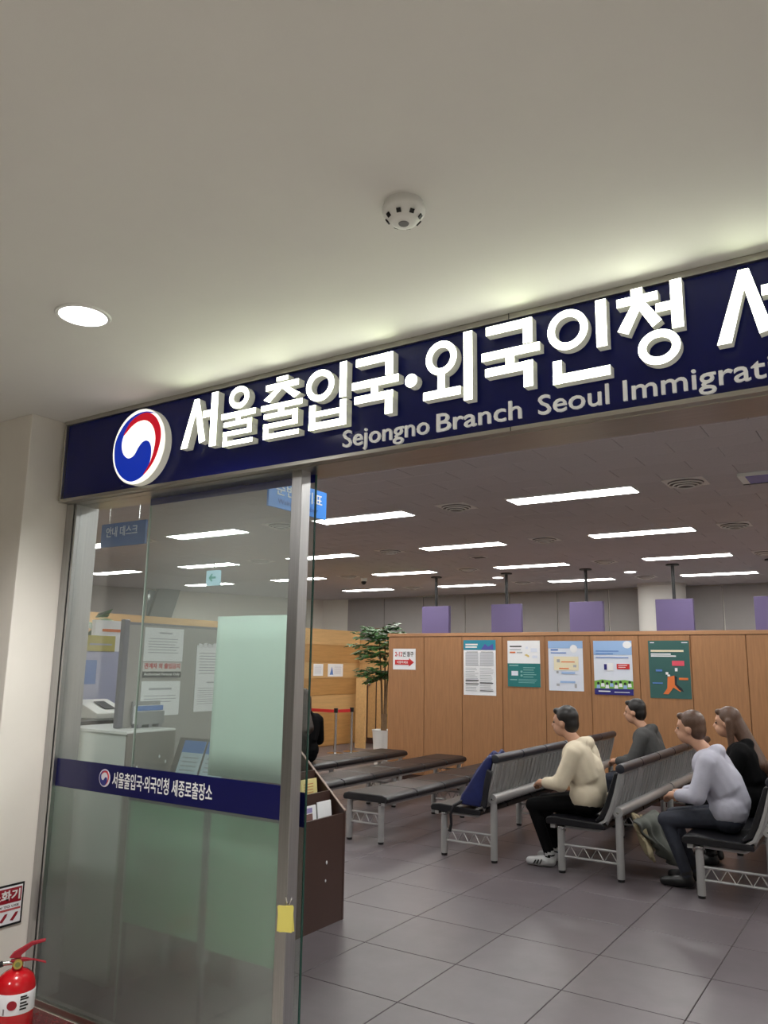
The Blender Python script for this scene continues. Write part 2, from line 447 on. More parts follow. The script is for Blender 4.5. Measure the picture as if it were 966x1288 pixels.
# emblem: white roundel with blue, red and white swirls
BLUE_E = [(.58,.75),(.2,.86),(-.2,.83),(-.55,.66),(-.82,.32),(-.88,0),(-.80,-.38),(-.58,-.67),(-.25,-.85),(.05,-.84),(.32,-.70),(.47,-.40),(.47,-.10),(.36,.08),(.18,.10),(.02,-.02),(-.12,-.20),(-.32,-.26),(-.52,-.14),(-.62,.08),(-.58,.34),(-.36,.62),(-.02,.78),(.30,.80)]
RED_E = [(-.57,.36),(-.36,.66),(-.02,.81),(.30,.81),(.58,.64),(.76,.34),(.78,.02),(.66,-.34),(.48,-.58),(.26,-.74),(.46,-.48),(.58,-.16),(.60,.16),(.48,.44),(.24,.62),(-.06,.64),(-.32,.54)]
def emblem(fc, cu, cv, R, d, parent, white, blue, red, th=.001, ring=True):
    n = 48
    mb = MB(); fc.poly(mb, [(cu+R*math.cos(2*math.pi*k/n), cv+R*math.sin(2*math.pi*k/n)) for k in range(n)], d, d+th); o = mb.build('emblem_disc', white, parent)
    for nm, P, m, e in (('blue_swirl', BLUE_E, blue, 0), ('red_swirl', RED_E, red, .0004)):
        pts = smooth_loop(P, 5); mb = MB(); fc.poly(mb, [(cu+R*a, cv+R*b) for a, b in pts], d+th, d+th+.0012+e)
        mb.build(nm, m, o, org=ORG.get(parent.name, (0, 0, 0)))
    return o
M_EB = mat('emblem_blue', (8, 52, 190), .4, emit=.5); M_ER = mat('emblem_red', (214, 12, 40), .4, emit=.5)
FB = front(0, 2.553, 0)
emblem(FB, -3.215, 1.054, .040, 0, fg, mat('band_white', (220, 216, 224), .5), mat('band_blue', (40, 44, 120), .5), mat('band_red', (200, 60, 70), .5), .0006)
text('band_lettering', '서울출입국·외국인청 세종로출장소', FB, -3.158, -2.512, 1.018, 1.088, .0002, M_WHITE, fg, bold=.012, thick=.0008)

# sliding glass door, parked open behind the fixed pane
sd = struct(MB().box(-3.12, -2.072, 2.628, 2.638, .012, 2.43).build('door_2', M_GLASS))
MB().box(-2.072, -2.068, 2.628, 2.638, .012, 2.43).build('glass_edge', M_GEDGE, sd)
MB().box(-3.124, -3.12, 2.628, 2.638, .012, 2.43).build('glass_edge', mat('bright_glass_edge', (200, 214, 206), .2), sd)
MB().box(-3.12, -2.072, 2.6265, 2.6278, 2.370, 2.43).build('blue_top_film', M_FILMTOP, sd)
MB().box(-3.12, -2.072, 2.6265, 2.6278, .955, 1.088).build('navy_band', M_FILM, sd)
struct(MB().box(-3.6, 5, 2.60, 2.66, 2.432, 2.46).build('trim_7', M_STEELX))

# ================================================================ SIGN over the entrance
sg = thing('entrance_sign', (-1.4, 2.47, 2.408), 'long navy sign with lit white Korean letters above the glass entrance', 'sign')
SX0, SX1 = -3.645, 2.2
MB().box(SX0+.012, SX1, 2.478, 2.575, 2.418, 2.838).build('navy_board', M_NAVY, sg)
for nm, b in (('frame_rail', (SX0, SX1, 2.462, 2.58, 2.408, 2.424)), ('frame_rail', (SX0, SX1, 2.462, 2.58, 2.826, 2.8485)), ('frame_stile', (SX0, SX0+.014, 2.462, 2.58, 2.4245, 2.8255))):
    MB().box(*b).build(nm, M_STEELX, sg, bevel=.0015)
MB().box(-1.082, -1.079, 2.4605, 2.462, 2.408, 2.424).build('rail_joint', M_BLACK, sg)
MB().box(-1.082, -1.079, 2.4605, 2.462, 2.826, 2.8485).build('rail_joint', M_BLACK, sg)
FS = front(0, 2.478, 0)
LD0, LD1 = .012, .050            # letter back and front, out from the board
# emblem roundel of the sign
er = MB(); nn = 64; KL = (2.478-LD1)/2.40; ec = (-2.966*KL, 1.6+1.002*KL); ER = .186*KL
FS.poly(er, [(ec[0]+ER*math.cos(2*math.pi*k/nn), ec[1]+ER*math.sin(2*math.pi*k/nn)) for k in range(nn)], LD0, LD1)
ro = er.build('emblem_roundel', mat('roundel_side', (224, 222, 208), .4, emit=.25), sg)
fcd = MB(); FS.poly(fcd, [(ec[0]+(ER-.003)*math.cos(2*math.pi*k/nn), ec[1]+(ER-.003)*math.sin(2*math.pi*k/nn)) for k in range(nn)], LD1, LD1+.001)
fcd.build('emblem_face', mat('emblem_white', (255, 252, 238), .4, emit=1.1), ro, org=ORG[sg.name])
for nm, P, m, e in (('blue_swirl', BLUE_E, M_EB, 0), ('red_swirl', RED_E, M_ER, .0006)):
    mb = MB(); FS.poly(mb, [(ec[0]+ER*1.05*a, ec[1]+ER*1.05*b) for a, b in smooth_loop(P, 6)], LD1+.001, LD1+.0025+e)
    mb.build(nm, m, ro, org=ORG[sg.name])

# Hangul syllables drawn stroke by stroke: ('b',x0,x1,y0,y1) bar, ('o',cx,cy,rx,ry,t) ring, ('p',[points]) polygon; unit box, y up
def seo():   # 서
    return [('p', [(.36,.95),(.52,.95),(.66,.14),(.50,.14),(.41,.55),(.34,.75)] if False else [(.34,.94),(.47,.94),(.20,.05),(.02,.05)]),
            ('p', [(.34,.94),(.47,.94),(.70,.13),(.54,.10)]),
            ('b', .60, .86, .56, .69), ('b', .82, 1.0, .0, 1.0)]
def guk():   # 국
    return [('b', .08,.86,.86,1.0), ('b', .72,.88,.62,1.0), ('b', 0,1,.47,.60), ('b', .42,.57,.32,.48), ('b', .06,.88,.22,.35), ('b', .72,.88,-.04,.35)]
SYL = {
 'seo': seo(),
 'ul': [('o',.50,.815,.29,.195,.125), ('b',0,1,.475,.575), ('b',.43,.57,.40,.48), ('b',.08,.90,.335,.415), ('b',.78,.90,.17,.415), ('b',.08,.90,.17,.25), ('b',.08,.20,.0,.25), ('b',.08,.94,0,.08)],
 'chul': [('b',.36,.64,.93,1.0), ('b',.10,.90,.80,.90), ('p',[(.42,.84),(.56,.84),(.20,.60),(.06,.66)]), ('p',[(.44,.84),(.58,.84),(.94,.66),(.80,.60)]), ('b',0,1,.475,.565), ('b',.43,.57,.40,.48),
          ('b',.08,.90,.335,.415), ('b',.78,.90,.17,.415), ('b',.08,.90,.17,.25), ('b',.08,.20,.0,.25), ('b',.08,.94,0,.08)],
 'ip': [('o',.34,.70,.335,.255,.125), ('b',.80,.96,.44,1.0), ('b',.10,.25,0,.40), ('b',.82,.97,0,.40), ('b',.10,.97,0,.11), ('b',.10,.97,.20,.285)],
 'guk': guk(),
 'oe': [('o',.36,.68,.31,.265,.125), ('b',.29,.43,.16,.44), ('b',0,.74,.06,.19), ('b',.80,.97,-.05,1.0)],
 'in': [('o',.34,.70,.335,.27,.125), ('b',.80,.97,.38,1.0), ('b',.08,.23,.0,.31), ('b',.08,1.0,0,.125)],
 'cheong': [('b',.22,.40,.92,1.0), ('b',0,.62,.80,.91), ('p',[(.26,.84),(.42,.84),(.16,.44),(.0,.50)]), ('p',[(.26,.82),(.42,.82),(.66,.54),(.52,.47)]), ('b',.58,.86,.64,.75), ('b',.80,.97,.40,1.0), ('o',.60,.21,.31,.215,.125)],
}
def ring(fc, mb, cu, cv, rx, ry, t, d0, d1, n=40):
    k0 = len(mb.v)
    vs = []
    for d in (d0, d1):
        for a_, b_ in ((rx, ry), (rx-t[0], ry-t[1])):
            for k in range(n):
                an = 2*math.pi*k/n; vs.append(fc.p(cu+a_*math.cos(an), cv+b_*math.sin(an), d))
    fs = []
    for k in range(n):
        q = (k+1) % n
        fs += [(k, q, n+q, n+k), (2*n+k, 3*n+k, 3*n+q, 2*n+q), (k, 2*n+k, 2*n+q, q), (n+k, n+q, 3*n+q, 3*n+k)]
    mb.add(vs, fs)
def syllable(key, x0, x1, z0, z1):
    def mk(d0, d1, inset):
        mb = MB(); W, H = x1-x0, z1-z0
        for s in SYL[key]:
            if s[0] == 'b': FS.rect(mb, x0+s[1]*W+inset, x0+s[2]*W-inset, z0+s[3]*H+inset, z0+s[4]*H-inset, d0, d1)
            elif s[0] == 'p': FS.poly(mb, [(x0+a*W, z0+b*H) for a, b in s[1]], d0, d1)
            else: ring(FS, mb, x0+s[1]*W, z0+s[2]*H, s[3]*W-inset, s[4]*H-inset, (s[5]*W-2*inset, s[5]*W-2*inset), d0, d1)
        return mb
    o = mk(LD0, LD1, 0).build('sign_letter', M_LETSIDE, sg)
    mk(LD1, LD1+.0012, .0006).build('lit_face', M_LETTER, o, org=ORG[sg.name])
for key, x0, x1, z0, z1 in (('seo',-2.678,-2.454,2.535,2.785), ('ul',-2.428,-2.226,2.522,2.783), ('chul',-2.196,-1.972,2.520,2.785), ('ip',-1.955,-1.742,2.522,2.785), ('guk',-1.723,-1.507,2.542,2.780),
        ('oe',-1.399,-1.190,2.540,2.788), ('guk',-1.160,-.941,2.545,2.785), ('in',-.914,-.704,2.524,2.788), ('cheong',-.676,-.466,2.528,2.797), ('seo',-.386,-.162,2.540,2.790)):
    syllable(key, x0*KL, x1*KL, 1.6+(z0-1.6)*KL, 1.6+(z1-1.6)*KL)
for d0, d1, r, m, nm in ((LD0, LD1, .027, M_LETSIDE, 'sign_dot'), (LD1, LD1+.0012, .0265, M_LETTER, 'lit_dot')):
    mb = MB(); FS.poly(mb, [(-1.452*KL+r*math.cos(2*math.pi*k/28), 1.6+1.045*KL+r*math.sin(2*math.pi*k/28)) for k in range(28)], d0, d1); mb.build(nm, m, sg)

def word(body, x0, x1, zbase, cap, zd=.0):
    """raised Latin letters, one object for each letter"""
    vs, fs = text_geo(body, .004, .5)
    # islands
    par = list(range(len(vs)))
    def fd(a):
        while par[a] != a: par[a] = par[par[a]]; a = par[a]
        return a
    for f in fs:
        for q in f[1:]: par[fd(f[0])] = fd(q)
    xs = [p.x for p in vs]; X0, X1 = min(xs), max(xs)
    capv, _ = text_geo('I'); C0, C1 = min(p.y for p in capv), max(p.y for p in capv)
    isl = {}
    for i in range(len(vs)): isl.setdefault(fd(i), []).append(i)
    groups = []
    for ids in sorted(isl.values(), key=lambda a: min(vs[i].x for i in a)):
        a, b = min(vs[i].x for i in ids), max(vs[i].x for i in ids)
        for g in groups:
            if min(b, g[1]) - max(a, g[0]) > .5*min(b-a, g[1]-g[0]):
                g[2] += ids; g[0] = min(g[0], a); g[1] = max(g[1], b); break
        else: groups.append([a, b, list(ids)])
    for g in groups:
        ids = g[2]; mp = {i: k for k, i in enumerate(ids)}
        mb = MB()
        mb.add([FS.p(x0+(vs[i].x-X0)/(X1-X0)*(x1-x0), zbase+(vs[i].y-C0)/(C1-C0)*cap, .004+(vs[i].z+.5)*.009) for i in ids],
               [tuple(mp[q] for q in f) for f in fs if f[0] in mp])
        mb.build('small_letter', M_WHITEP, sg)
word('Sejongno', -1.811, -1.412, 2.452, .068)
word('Branch', -1.380, -1.041, 2.452, .068)
word('Seoul', -.979, -.733, 2.452, .068)
word('Immigration', -.686, -.118, 2.452, .068)

# ================================================================ CORRIDOR THINGS
sm = thing('smoke_detector', (-1.043, 1.678, Z_C), 'round white smoke detector with dark slots on the corridor ceiling', 'smoke detector')
MB().lathe([(.026, -.060), (.036, -.057), (.052, -.036), (.058, -.030), (.060, -.024), (.060, -.018), (.054, -.016), (.054, 0)], (-1.043, 1.678, Z_C), 36).build('housing', M_WHITE, sm, smooth='auto')
MB().lathe([(.013, -.0625), (.015, -.060)], (-1.043, 1.678, Z_C), 20).build('test_button', mat('grey_button', (120, 120, 120), .5), sm)
for k in range(8):
    a = 2*math.pi*k/8 + .25
    c = Vector((-1.043+.0455*math.cos(a), 1.678+.0455*math.sin(a), Z_C-.045)); t = Vector((-math.sin(a), math.cos(a), 0)); nrm = Vector((math.cos(a)*.8, math.sin(a)*.8, -.6)); up = nrm.cross(t)
    mb = MB(); mb.prism([c+t*.006+up*.006, c-t*.006+up*.006, c-t*.006-up*.006, c+t*.006-up*.006], nrm*.004); mb.build('slot', M_BLACK, sm)

def corridor_downlight(x, y, label):
    d = thing('downlight', (x, y, Z_C), label, 'ceiling light', 'corridor downlights')
    mb = MB(); mb.lathe([(.090, -.006), (.096, -.006), (.100, 0), (.090, .0)], (x, y, Z_C), 40); mb.build('trim_ring', M_WHITE, d, smooth='auto')
    MB().lathe([(.084, -.0065), (.088, -.004)], (x, y, Z_C), 40).build('lens', M_DOWN, d)
    l = bpy.data.lights.new('downlight_lamp', 'SPOT'); l.energy = DOWN_W*4; l.spot_size = math.radians(140); l.spot_blend = .6; l.shadow_soft_size = .09; l.color = (1, .98, .965)
    lo = bpy.data.objects.new('downlight_lamp', l); COL.objects.link(lo); lo.parent = d; lo.location = (0, 0, -.03)
corridor_downlight(-2.426, 1.668, 'round lit downlight in the corridor ceiling beside the sign roundel')
corridor_downlight(0.2, .3, 'unseen round downlight added above the viewer to light the corridor')  # this and the next two are out of view, added to light the corridor
corridor_downlight(-2.426, -1.2, 'unseen round downlight added behind the viewer on the left to light the corridor')
corridor_downlight(2.6, .6, 'unseen round downlight added far off to the right to light the corridor')

# fire extinguisher and its sign
ex = thing('fire_extinguisher', (-3.115, 2.12, .004), 'red fire extinguisher with white label standing beside the glass front', 'fire extinguisher')
ec3 = (-3.115, 2.12, 0)
MB().lathe([(.070, .0), (.076, .012), (.076, .30), (.073, .325), (.062, .350), (.042, .366), (.022, .374), (.020, .385)], ec3, 36).build('cylinder', M_RED, ex, smooth='auto')
lb = MB().lathe([(.0764, .227), (.0766, .228), (.0766, .301), (.0764, .302)], ec3, 36).build('label_band', M_PAPER, ex, smooth='auto')
# red roundel and grey block on the label, facing the viewer
va = math.atan2(-2.12, 3.115)
def on_cyl(a, z, r=.0768): return (ec3[0]+r*math.cos(va+a), ec3[1]+r*math.sin(va+a), z)
mb = MB(); cpts = [on_cyl(-.10+.24*math.cos(2*math.pi*k/20), .264+.017*math.sin(2*math.pi*k/20), .0772) for k in range(20)]; mb.prism(cpts, (math.cos(va)*.0012, math.sin(va)*.0012, 0)); mb.build('red_mark', M_DARKRED, lb, org=ex.location)
mb = MB(); mb.prism([on_cyl(a, z, .0772) for a, z in ((-1.1, .230), (-.45, .230), (-.45, .252), (-1.1, .252))], (math.cos(va-.7)*.001, math.sin(va-.7)*.001, 0)); mb.build('grey_block', mat('grey_print', (130, 120, 124), .6), lb, org=ex.location)
for k, z in enumerate((.290, .281, .268, .257, .246)):
    mb = MB(); mb.prism([on_cyl(a, zz, .0774) for a, zz in ((.28, z-.003), (.62+.1*(k % 2), z-.003), (.62+.1*(k % 2), z+.003), (.28, z+.003))], (math.cos(va+.4)*.001, math.sin(va+.4)*.001, 0)); mb.build('print_line', M_BLACK, lb, org=ex.location)
MB().lathe([(.017, .380), (.021, .386), (.021, .402), (.016, .410)], ec3, 20).build('valve', mat('brass', (176, 150, 70), .3, .9), ex, smooth='auto')
gau = Vector((math.cos(va), math.sin(va), 0)); side = Vector((-gau.y, gau.x, 0))
c0 = Vector(ec3)+Vector((0, 0, .397)); g1 = MB(); g1.tube([c0+gau*.018, c0+gau*.032], .017, 18); g1.build('pressure_gauge', mat('gauge_brass', (190, 170, 90), .3, .6), ex, smooth='auto')
g2 = MB(); g2.tube([c0+gau*.0322, c0+gau*.0335], .010, 16); g2.build('gauge_dial', mat('gauge_dial', (120, 130, 70), .4), ex)
# handles point to the viewer's right
hl = MB()
hl.prism([c0-side*.028+Vector((0,0,.014)), c0+side*.02+Vector((0,0,.018)), c0+side*.105+Vector((0,0,-.006)), c0+side*.108+Vector((0,0,-.014)), c0+side*.06+Vector((0,0,.004)), c0-side*.02+Vector((0,0,.002))], gau*.016)
hl.build('carry_handle', M_DARKRED, ex, bevel=.003)
hl = MB()
hl.prism([c0-side*.034+Vector((0,0,.022)), c0-side*.018+Vector((0,0,.042)), c0+side*.045+Vector((0,0,.074)), c0+side*.098+Vector((0,0,.080)), c0+side*.098+Vector((0,0,.070)), c0+side*.05+Vector((0,0,.060)), c0+side*.01+Vector((0,0,.028)), c0+side*.012+Vector((0,0,.016))], gau*.016)
hl.build('squeeze_lever', M_DARKRED, ex, bevel=.003)
MB().tube([c0-side*.012, c0-side*.055], [.009, .008], 12).build('hose_coupling', M_CHROME, ex, smooth='auto')
MB().tube([c0-side*.055, c0-side*.085+Vector((0,0,-.01)), c0-side*.10+Vector((0,0,-.05)), c0-side*.098+Vector((0,0,-.15)), c0-side*.095+Vector((0,0,-.28))], .011, 12).build('hose', M_BLACK, ex, smooth='auto')

fs = thing('extinguisher_sign', (-3.668, 2.40, .36), 'red and white fire extinguisher sign with black border on the cream wall', 'sign')
FR = right(-3.668, 0, 0)
FR.rect(MB(), 2.300, 2.490, .360, .545, 0, .004).build('border', M_BLACK, fs)
mb = FR.rect(MB(), 2.309, 2.481, .370, .536, .004, .005); mb.build('panel', M_PAPER, fs)
FR.rect(MB(), 2.313, 2.477, .462, .528, .005, .0056).build('red_field', M_DARKRED, fs)
text('sign_lettering', '소화기', FR, 2.322, 2.470, .472, .520, .0056, M_WHITE, fs, bold=.03, thick=.0006)
text('sign_small_lettering', 'HOW TO USE', FR, 2.325, 2.468, .442, .452, .005, mat('print_dark', (60, 30, 34), .6), fs, bold=.02, thick=.0005)
FR.rect(MB(), 2.313, 2.477, .428, .437, .005, .0055).build('red_strip', mat('print_red', (196, 90, 92), .6), fs)
for u in (2.322, 2.374, 2.428):
    mb = MB(); FR.poly(mb, [(u, .384), (u+.016, .380), (u+.034, .402), (u+.040, .416), (u+.026, .416), (u+.012, .398)], .005, .0056); mb.build('pictogram', M_DARKRED, fs)

# yellow notes clipped on the post
yn = thing('sticky_note_pad', (-2.062, 2.545, .58), 'yellow paper slips clipped to the steel entrance post', 'note')
FPst = right(-2.0655, 0, 0)
mY = mat('yellow_paper', (226, 214, 110), .7, var=.04)
for k, (a, dd) in enumerate(((.10, .004), (-.04, .009))):
    f2 = Face((-2.070+dd, 2.521, .690), (.9*math.cos(a), .43*math.cos(a), math.sin(a)), (-.9*math.sin(a), -.43*math.sin(a), math.cos(a)))
    f2.rect(MB(), -.030, .030, -.092, 0, 0, .002).build('paper_slip', mY, yn)
MB().tube([(-2.067, 2.540, .690), (-2.060, 2.526, .700), (-2.062, 2.518, .724)], .003, 8).tube([(-2.060, 2.530, .688), (-2.050, 2.535, .710), (-2.046, 2.535, .718)], .003, 8).build('clip', M_CHROME, yn)

# ================================================================ ROOM CEILING THINGS
rowname = ['row nearest the entrance', 'second row from the entrance', 'third row from the entrance', 'fourth row from the entrance', 'row by the back wall']
colname = ['far right column', 'first column left of the right edge', 'second column from the right edge', 'third column from the right', 'fourth column from the right', 'fifth column from the right', 'leftmost column']
lroot = None
cols = [1.7, -.7, -3.1, -5.5, -7.9, -10.3, -12.7]; rows = [4.54, 6.94, 9.34, 11.74, 14.14]
for ci, x in enumerate(cols):
    for ri, y in enumerate(rows):
        if (ci, ri) == (6, 4): continue
        lab = f'long white strip light, {rowname[ri]}, {colname[ci]}'
        if lroot is None:
            lroot = thing('strip_light', (0, 0, 0), lab, 'ceiling light', 'strip lights on the room ceiling')
            fr = MB(); fr.box(-.012, 1.212, -.012, 0, -.012, 0).box(-.012, 1.212, .272, .284, -.012, 0).box(-.012, 0, 0, .272, -.012, 0).box(1.2, 1.212, 0, .272, -.012, 0)
            fr.build('light_frame', M_WHITE, lroot)
            MB().box(.001, 1.199, .001, .271, -.010, -.002).build('diffuser', M_PANEL, lroot)
            lroot.location = (x, y, Z_R)
        else: dup(lroot, (x, y, Z_R), 0, lab)
vroot = None
M_VENT = mat('vent_white', (232, 228, 224), .6); M_VDARK = mat('vent_dark', (96, 90, 88), .7)
for ci, x in enumerate((-1.45, -3.70, -6.03, -8.5)):
    for ri, y in enumerate((7.03, 9.43, 11.87, 14.2)):
        lab = f'round air diffuser in square frame, {rowname[ri+1]} of lights, {["rightmost","second from right","third from right","leftmost"][ci]}'
        if vroot is None:
            vroot = thing('air_diffuser', (0, 0, 0), lab, 'vent', 'round air diffusers on the room ceiling')
            MB().box(-.17, .17, -.17, .17, -.008, 0).build('square_frame', M_VENT, vroot, bevel=.003)
            MB().lathe([(.09, -.028), (.15, -.0085)], (0, 0, 0), 32).build('diffuser_cone', M_VDARK, vroot, smooth='auto')
            for r in (.14, .105, .07):
                MB().tube([(r*math.cos(2*math.pi*k/24), r*math.sin(2*math.pi*k/24), -.022-(.14-r)*.3) for k in range(25)], .006, 6).build('vane_ring', M_VENT, vroot)
            vroot.location = (x, y, Z_R)
        else: dup(vroot, (x, y, Z_R), 0, lab)
for x, y, lab in ((-6.09, 13.2, 'small round downlight on the room ceiling near the leftmost hanging rods'), (-3.73, 13.35, 'small round downlight on the room ceiling left of the round column')):
    d = thing('small_downlight', (x, y, Z_R), lab, 'ceiling light', 'small round room downlights')
    MB().lathe([(.10, -.012), (.12, 0)], (x, y, Z_R), 28).build('trim_ring', M_WHITE, d)
    MB().lathe([(.09, -.016), (.092, -.0125)], (x, y, Z_R), 28).build('lens', M_DOWN, d)
dc = thing('dome_camera', (-8.45, 12.3, Z_R), 'small black dome camera on the room ceiling', 'camera')
MB().lathe([(.05, -.06), (.06, -.05), (.06, 0)], (-8.45, 12.3, Z_R), 20).build('base', M_WHITE, dc)
MB().sphere((-8.45, 12.3, Z_R-.075), .05).build('dome', M_BLACK, dc, smooth=True)
ca = thing('ceiling_cassette', (-.9, 7.08, Z_R), 'white framed ceiling unit with purple panel at the right edge', 'ceiling unit')
MB().box(-1.02, -.74, 6.92, 7.24, -.03+Z_R, Z_R).build('frame', M_WHITE, ca, bevel=.004)
MB().box(-.96, -.76, 6.94, 7.22, -.034+Z_R, Z_R-.03).build('purple_panel', mat('purple_panel', (92, 84, 170), .4), ca)
MB().box(-1.02, -.74, 7.24, 7.255, -.035+Z_R, Z_R).build('dark_edge', M_BLACK, ca)
sp = thing('ceiling_speaker', (-5.2, 10.6, Z_R), 'small rectangular grille on the room ceiling in the middle', 'vent')
MB().box(-5.32, -5.08, 10.5, 10.7, Z_R-.008, Z_R).build('frame', M_VENT, sp)
MB().box(-5.29, -5.11, 10.53, 10.67, Z_R-.011, Z_R-.008).build('grille', M_VDARK, sp)

# hanging counter signs on black rods
for k, x in enumerate((-7.10, -5.70, -4.28, -2.89, -1.48)):
    lab = ['leftmost purple counter sign hanging on a black rod above the partition', 'second purple counter sign from the left on a black ceiling rod', 'middle purple counter sign hanging on a black ceiling rod',
           'purple counter sign on a black rod in front of the round column', 'rightmost purple counter sign hanging above the wooden partition'][k]
    h = thing('hanging_sign', (x, 12.7, Z_R), lab, 'sign', 'counter signs over the partition')
    MB().tube([(x, 12.7, Z_R-.02), (x, 12.7, 2.62)], .026, 10).build('rod', M_BLACK, h, smooth='auto')
    MB().lathe([(.10, -.02), (.10, 0)], (x, 12.7, Z_R), 20).build('ceiling_plate', M_BLACK, h)
    MB().box(x-.28, x+.28, 12.66, 12.74, 2.06, 2.66).build('sign_panel', mat('purple_sign', (100, 88, 128), .45), h, bevel=.006)
    MB().box(x-.28, x+.28, 12.655, 12.66, 2.06, 2.16).build('lower_band', mat('pale_sign', (190, 182, 178), .5), h)

# hanging info desk sign, ticket sign, exit sign
hs = thing('info_desk_sign', (-4.54, 3.6, 2.39), 'navy hanging sign reading information desk in Korean behind the glass', 'sign')
FI = front(0, 3.595, 0)
MB().box(-4.775, -4.302, 3.595, 3.61, 2.392, 2.560).build('panel', mat('slate_blue', (62, 98, 156), .4), hs)
for x in (-4.70, -4.38): MB().tube([(x, 3.602, 2.56), (x, 3.602, Z_R)], .003, 6).build('wire', M_CHROME, hs)
text('sign_lettering', '안내 데스크', FI, -4.72, -4.385, 2.462, 2.535, 0, mat('pale_lettering', (205, 214, 226), .5), hs, bold=.008)
ts = thing('ticket_sign', (-3.3, 4.02, 2.58), 'bright blue hanging sign for queue tickets behind the steel post', 'sign')
FT = right(-3.295, 0, 0)
M_TB = mat('sign_blue', (40, 124, 210), .4, emit=.12)
MB().box(-3.31, -3.295, 3.71, 4.315, 2.582, 2.775).build('panel', M_TB, ts)
for y in (3.8, 4.2): MB().tube([(-3.302, y, 2.775), (-3.302, y, Z_R)], .003, 6).build('wire', M_CHROME, ts)
text('sign_lettering', '순번대기표', FT, 3.78, 4.265, 2.668, 2.748, 0, M_WHITE, ts, bold=.012)
text('sign_small_lettering', 'Waiting Number', FT, 3.80, 4.22, 2.602, 2.645, 0, mat('print_blue', (20, 84, 170), .5), ts)
es = thing('exit_sign', (-9.23, 9.15, 2.81), 'small white hanging exit sign with green arrow left of the green sheet', 'sign')
FE = front(0, 9.12, 0)
MB().box(-9.365, -9.095, 9.12, 9.18, 2.81, 3.05).build('sign_box', emis('exit_white', (176, 214, 226), .9), es)
MB().tube([(-9.23, 9.15, 3.05), (-9.23, 9.15, Z_R)], .012, 8).build('stem', M_CHROME, es)
mb = MB(); FE.poly(mb, [(a+.35, b-.05) for a, b in [(-9.66, 2.98), (-9.59, 3.05), (-9.57, 3.03), (-9.60, 3.0), (-9.50, 3.0), (-9.50, 2.965), (-9.60, 2.965), (-9.57, 2.935), (-9.59, 2.915)]], 0, .003); mb.build('arrow', emis('exit_green', (20, 160, 140), .7), es)

# ================================================================ WOODEN PARTITION with posters
YP = 10.0
pw = thing('wood_partition', (-2.6, YP, 0), 'long oak panel partition covered with posters behind the benches', 'partition')
PX0 = -6.40
MB().box(PX0, 2.6, YP+.02, YP+.10, 0, 2.0).build('core', M_OAK, pw)
MB().box(PX0-.015, 2.6, YP-.006, YP+.11, 2.004, 2.052).build('top_rail', M_OAKTRIM, pw, bevel=.003)
MB().box(PX0, 2.6, YP+.006, YP+.02, 0, .08).build('kickboard', M_BROWN, pw)
seams = [PX0, -5.79]
while seams[-1] < 2.4: seams.append(seams[-1]+.612)
M_OAK2 = M_OAK
for a, b in zip(seams, seams[1:]):
    MB().box(a+.004, min(b, 2.6)-.004, YP, YP+.02, .08, 2.0).build('panel', M_OAK2, pw, bevel=.002, seg=1)

def poster(name, label, x0, x1, z0, z1, base, cat='poster'):
    o = thing(name, ((x0+x1)/2, YP, z0), label, cat)
    F_ = front(0, YP-.002, 0)
    mb = MB()
    mb.sheet(lambda u, v: (x0+(x1-x0)*u, YP-.003-.003*math.sin(u*5+v*4)**2*v, z0+(z1-z0)*v), 8, 8, .0012)
    mb.build('sheet', base, o)
    return o, front(0, YP-.0065, 0), x1-x0, z1-z0
def blk(o, F_, nm, rects, m, d=0.0):
    mb = MB()
    for a in rects: F_.rect(mb, *a, d, d+.0008)
    return mb.build(nm, m, o)
def lines(x0, x1, z0, z1, n, fill=.45, jag=.15):
    out = []; st = (z1-z0)/n
    for k in range(n):
        e = x1 - random.random()*jag*(x1-x0); zc = z1-st*(k+.5); out.append((x0, e, zc-st*fill/2, zc+st*fill/2))
    return out
P_TEAL = mat('print_teal', (30, 118, 118), .6); P_CYAN = mat('print_cyan', (36, 134, 158), .6); P_GREY = mat('print_grey', (174, 176, 182), .7); P_LGREY = mat('print_light_grey', (204, 206, 212), .7)
P_DARK = mat('print_black', (40, 40, 46), .7); P_ORANGE = mat('print_orange', (224, 120, 60), .6); P_RED = mat('print_strong_red', (206, 40, 44), .6); P_YEL = mat('print_cream', (236, 226, 196), .6)
P_SKY = mat('print_sky', (156, 188, 230), .6); P_SKY2 = mat('print_pale_sky', (224, 230, 243), .6); P_GRASS = mat('print_grass', (120, 176, 70), .6); P_NAVY = mat('print_navy', (40, 34, 120), .6); P_BLUE = mat('print_mid_blue', (90, 130, 200), .6)
P_DGREEN = mat('print_deep_green', (52, 96, 92), .6)
# arrow notice
o, F_, W, H = poster('arrow_notice', 'white notice with red arrow at the left end of the wooden partition', -6.315, -5.93, 1.53, 1.83, M_PAPER, 'notice')
text('notice_lettering', '2-12', F_, -6.28, -6.155, 1.72, 1.785, 0, P_RED, o, bold=.02, thick=.0008)
text('notice_lettering', '번 창구', F_, -6.145, -5.965, 1.715, 1.79, 0, P_DARK, o, bold=.015, thick=.0008)
mb = MB(); F_.poly(mb, [(-6.28, 1.60), (-6.04, 1.60), (-6.04, 1.575), (-5.955, 1.635), (-6.04, 1.695), (-6.04, 1.67), (-6.28, 1.67)], 0, .0008); mb.build('red_arrow', P_RED, o)
text('arrow_lettering', '이용하세요', F_, -6.245, -6.055, 1.615, 1.655, .0009, M_WHITE, o, bold=.02, thick=.0008)
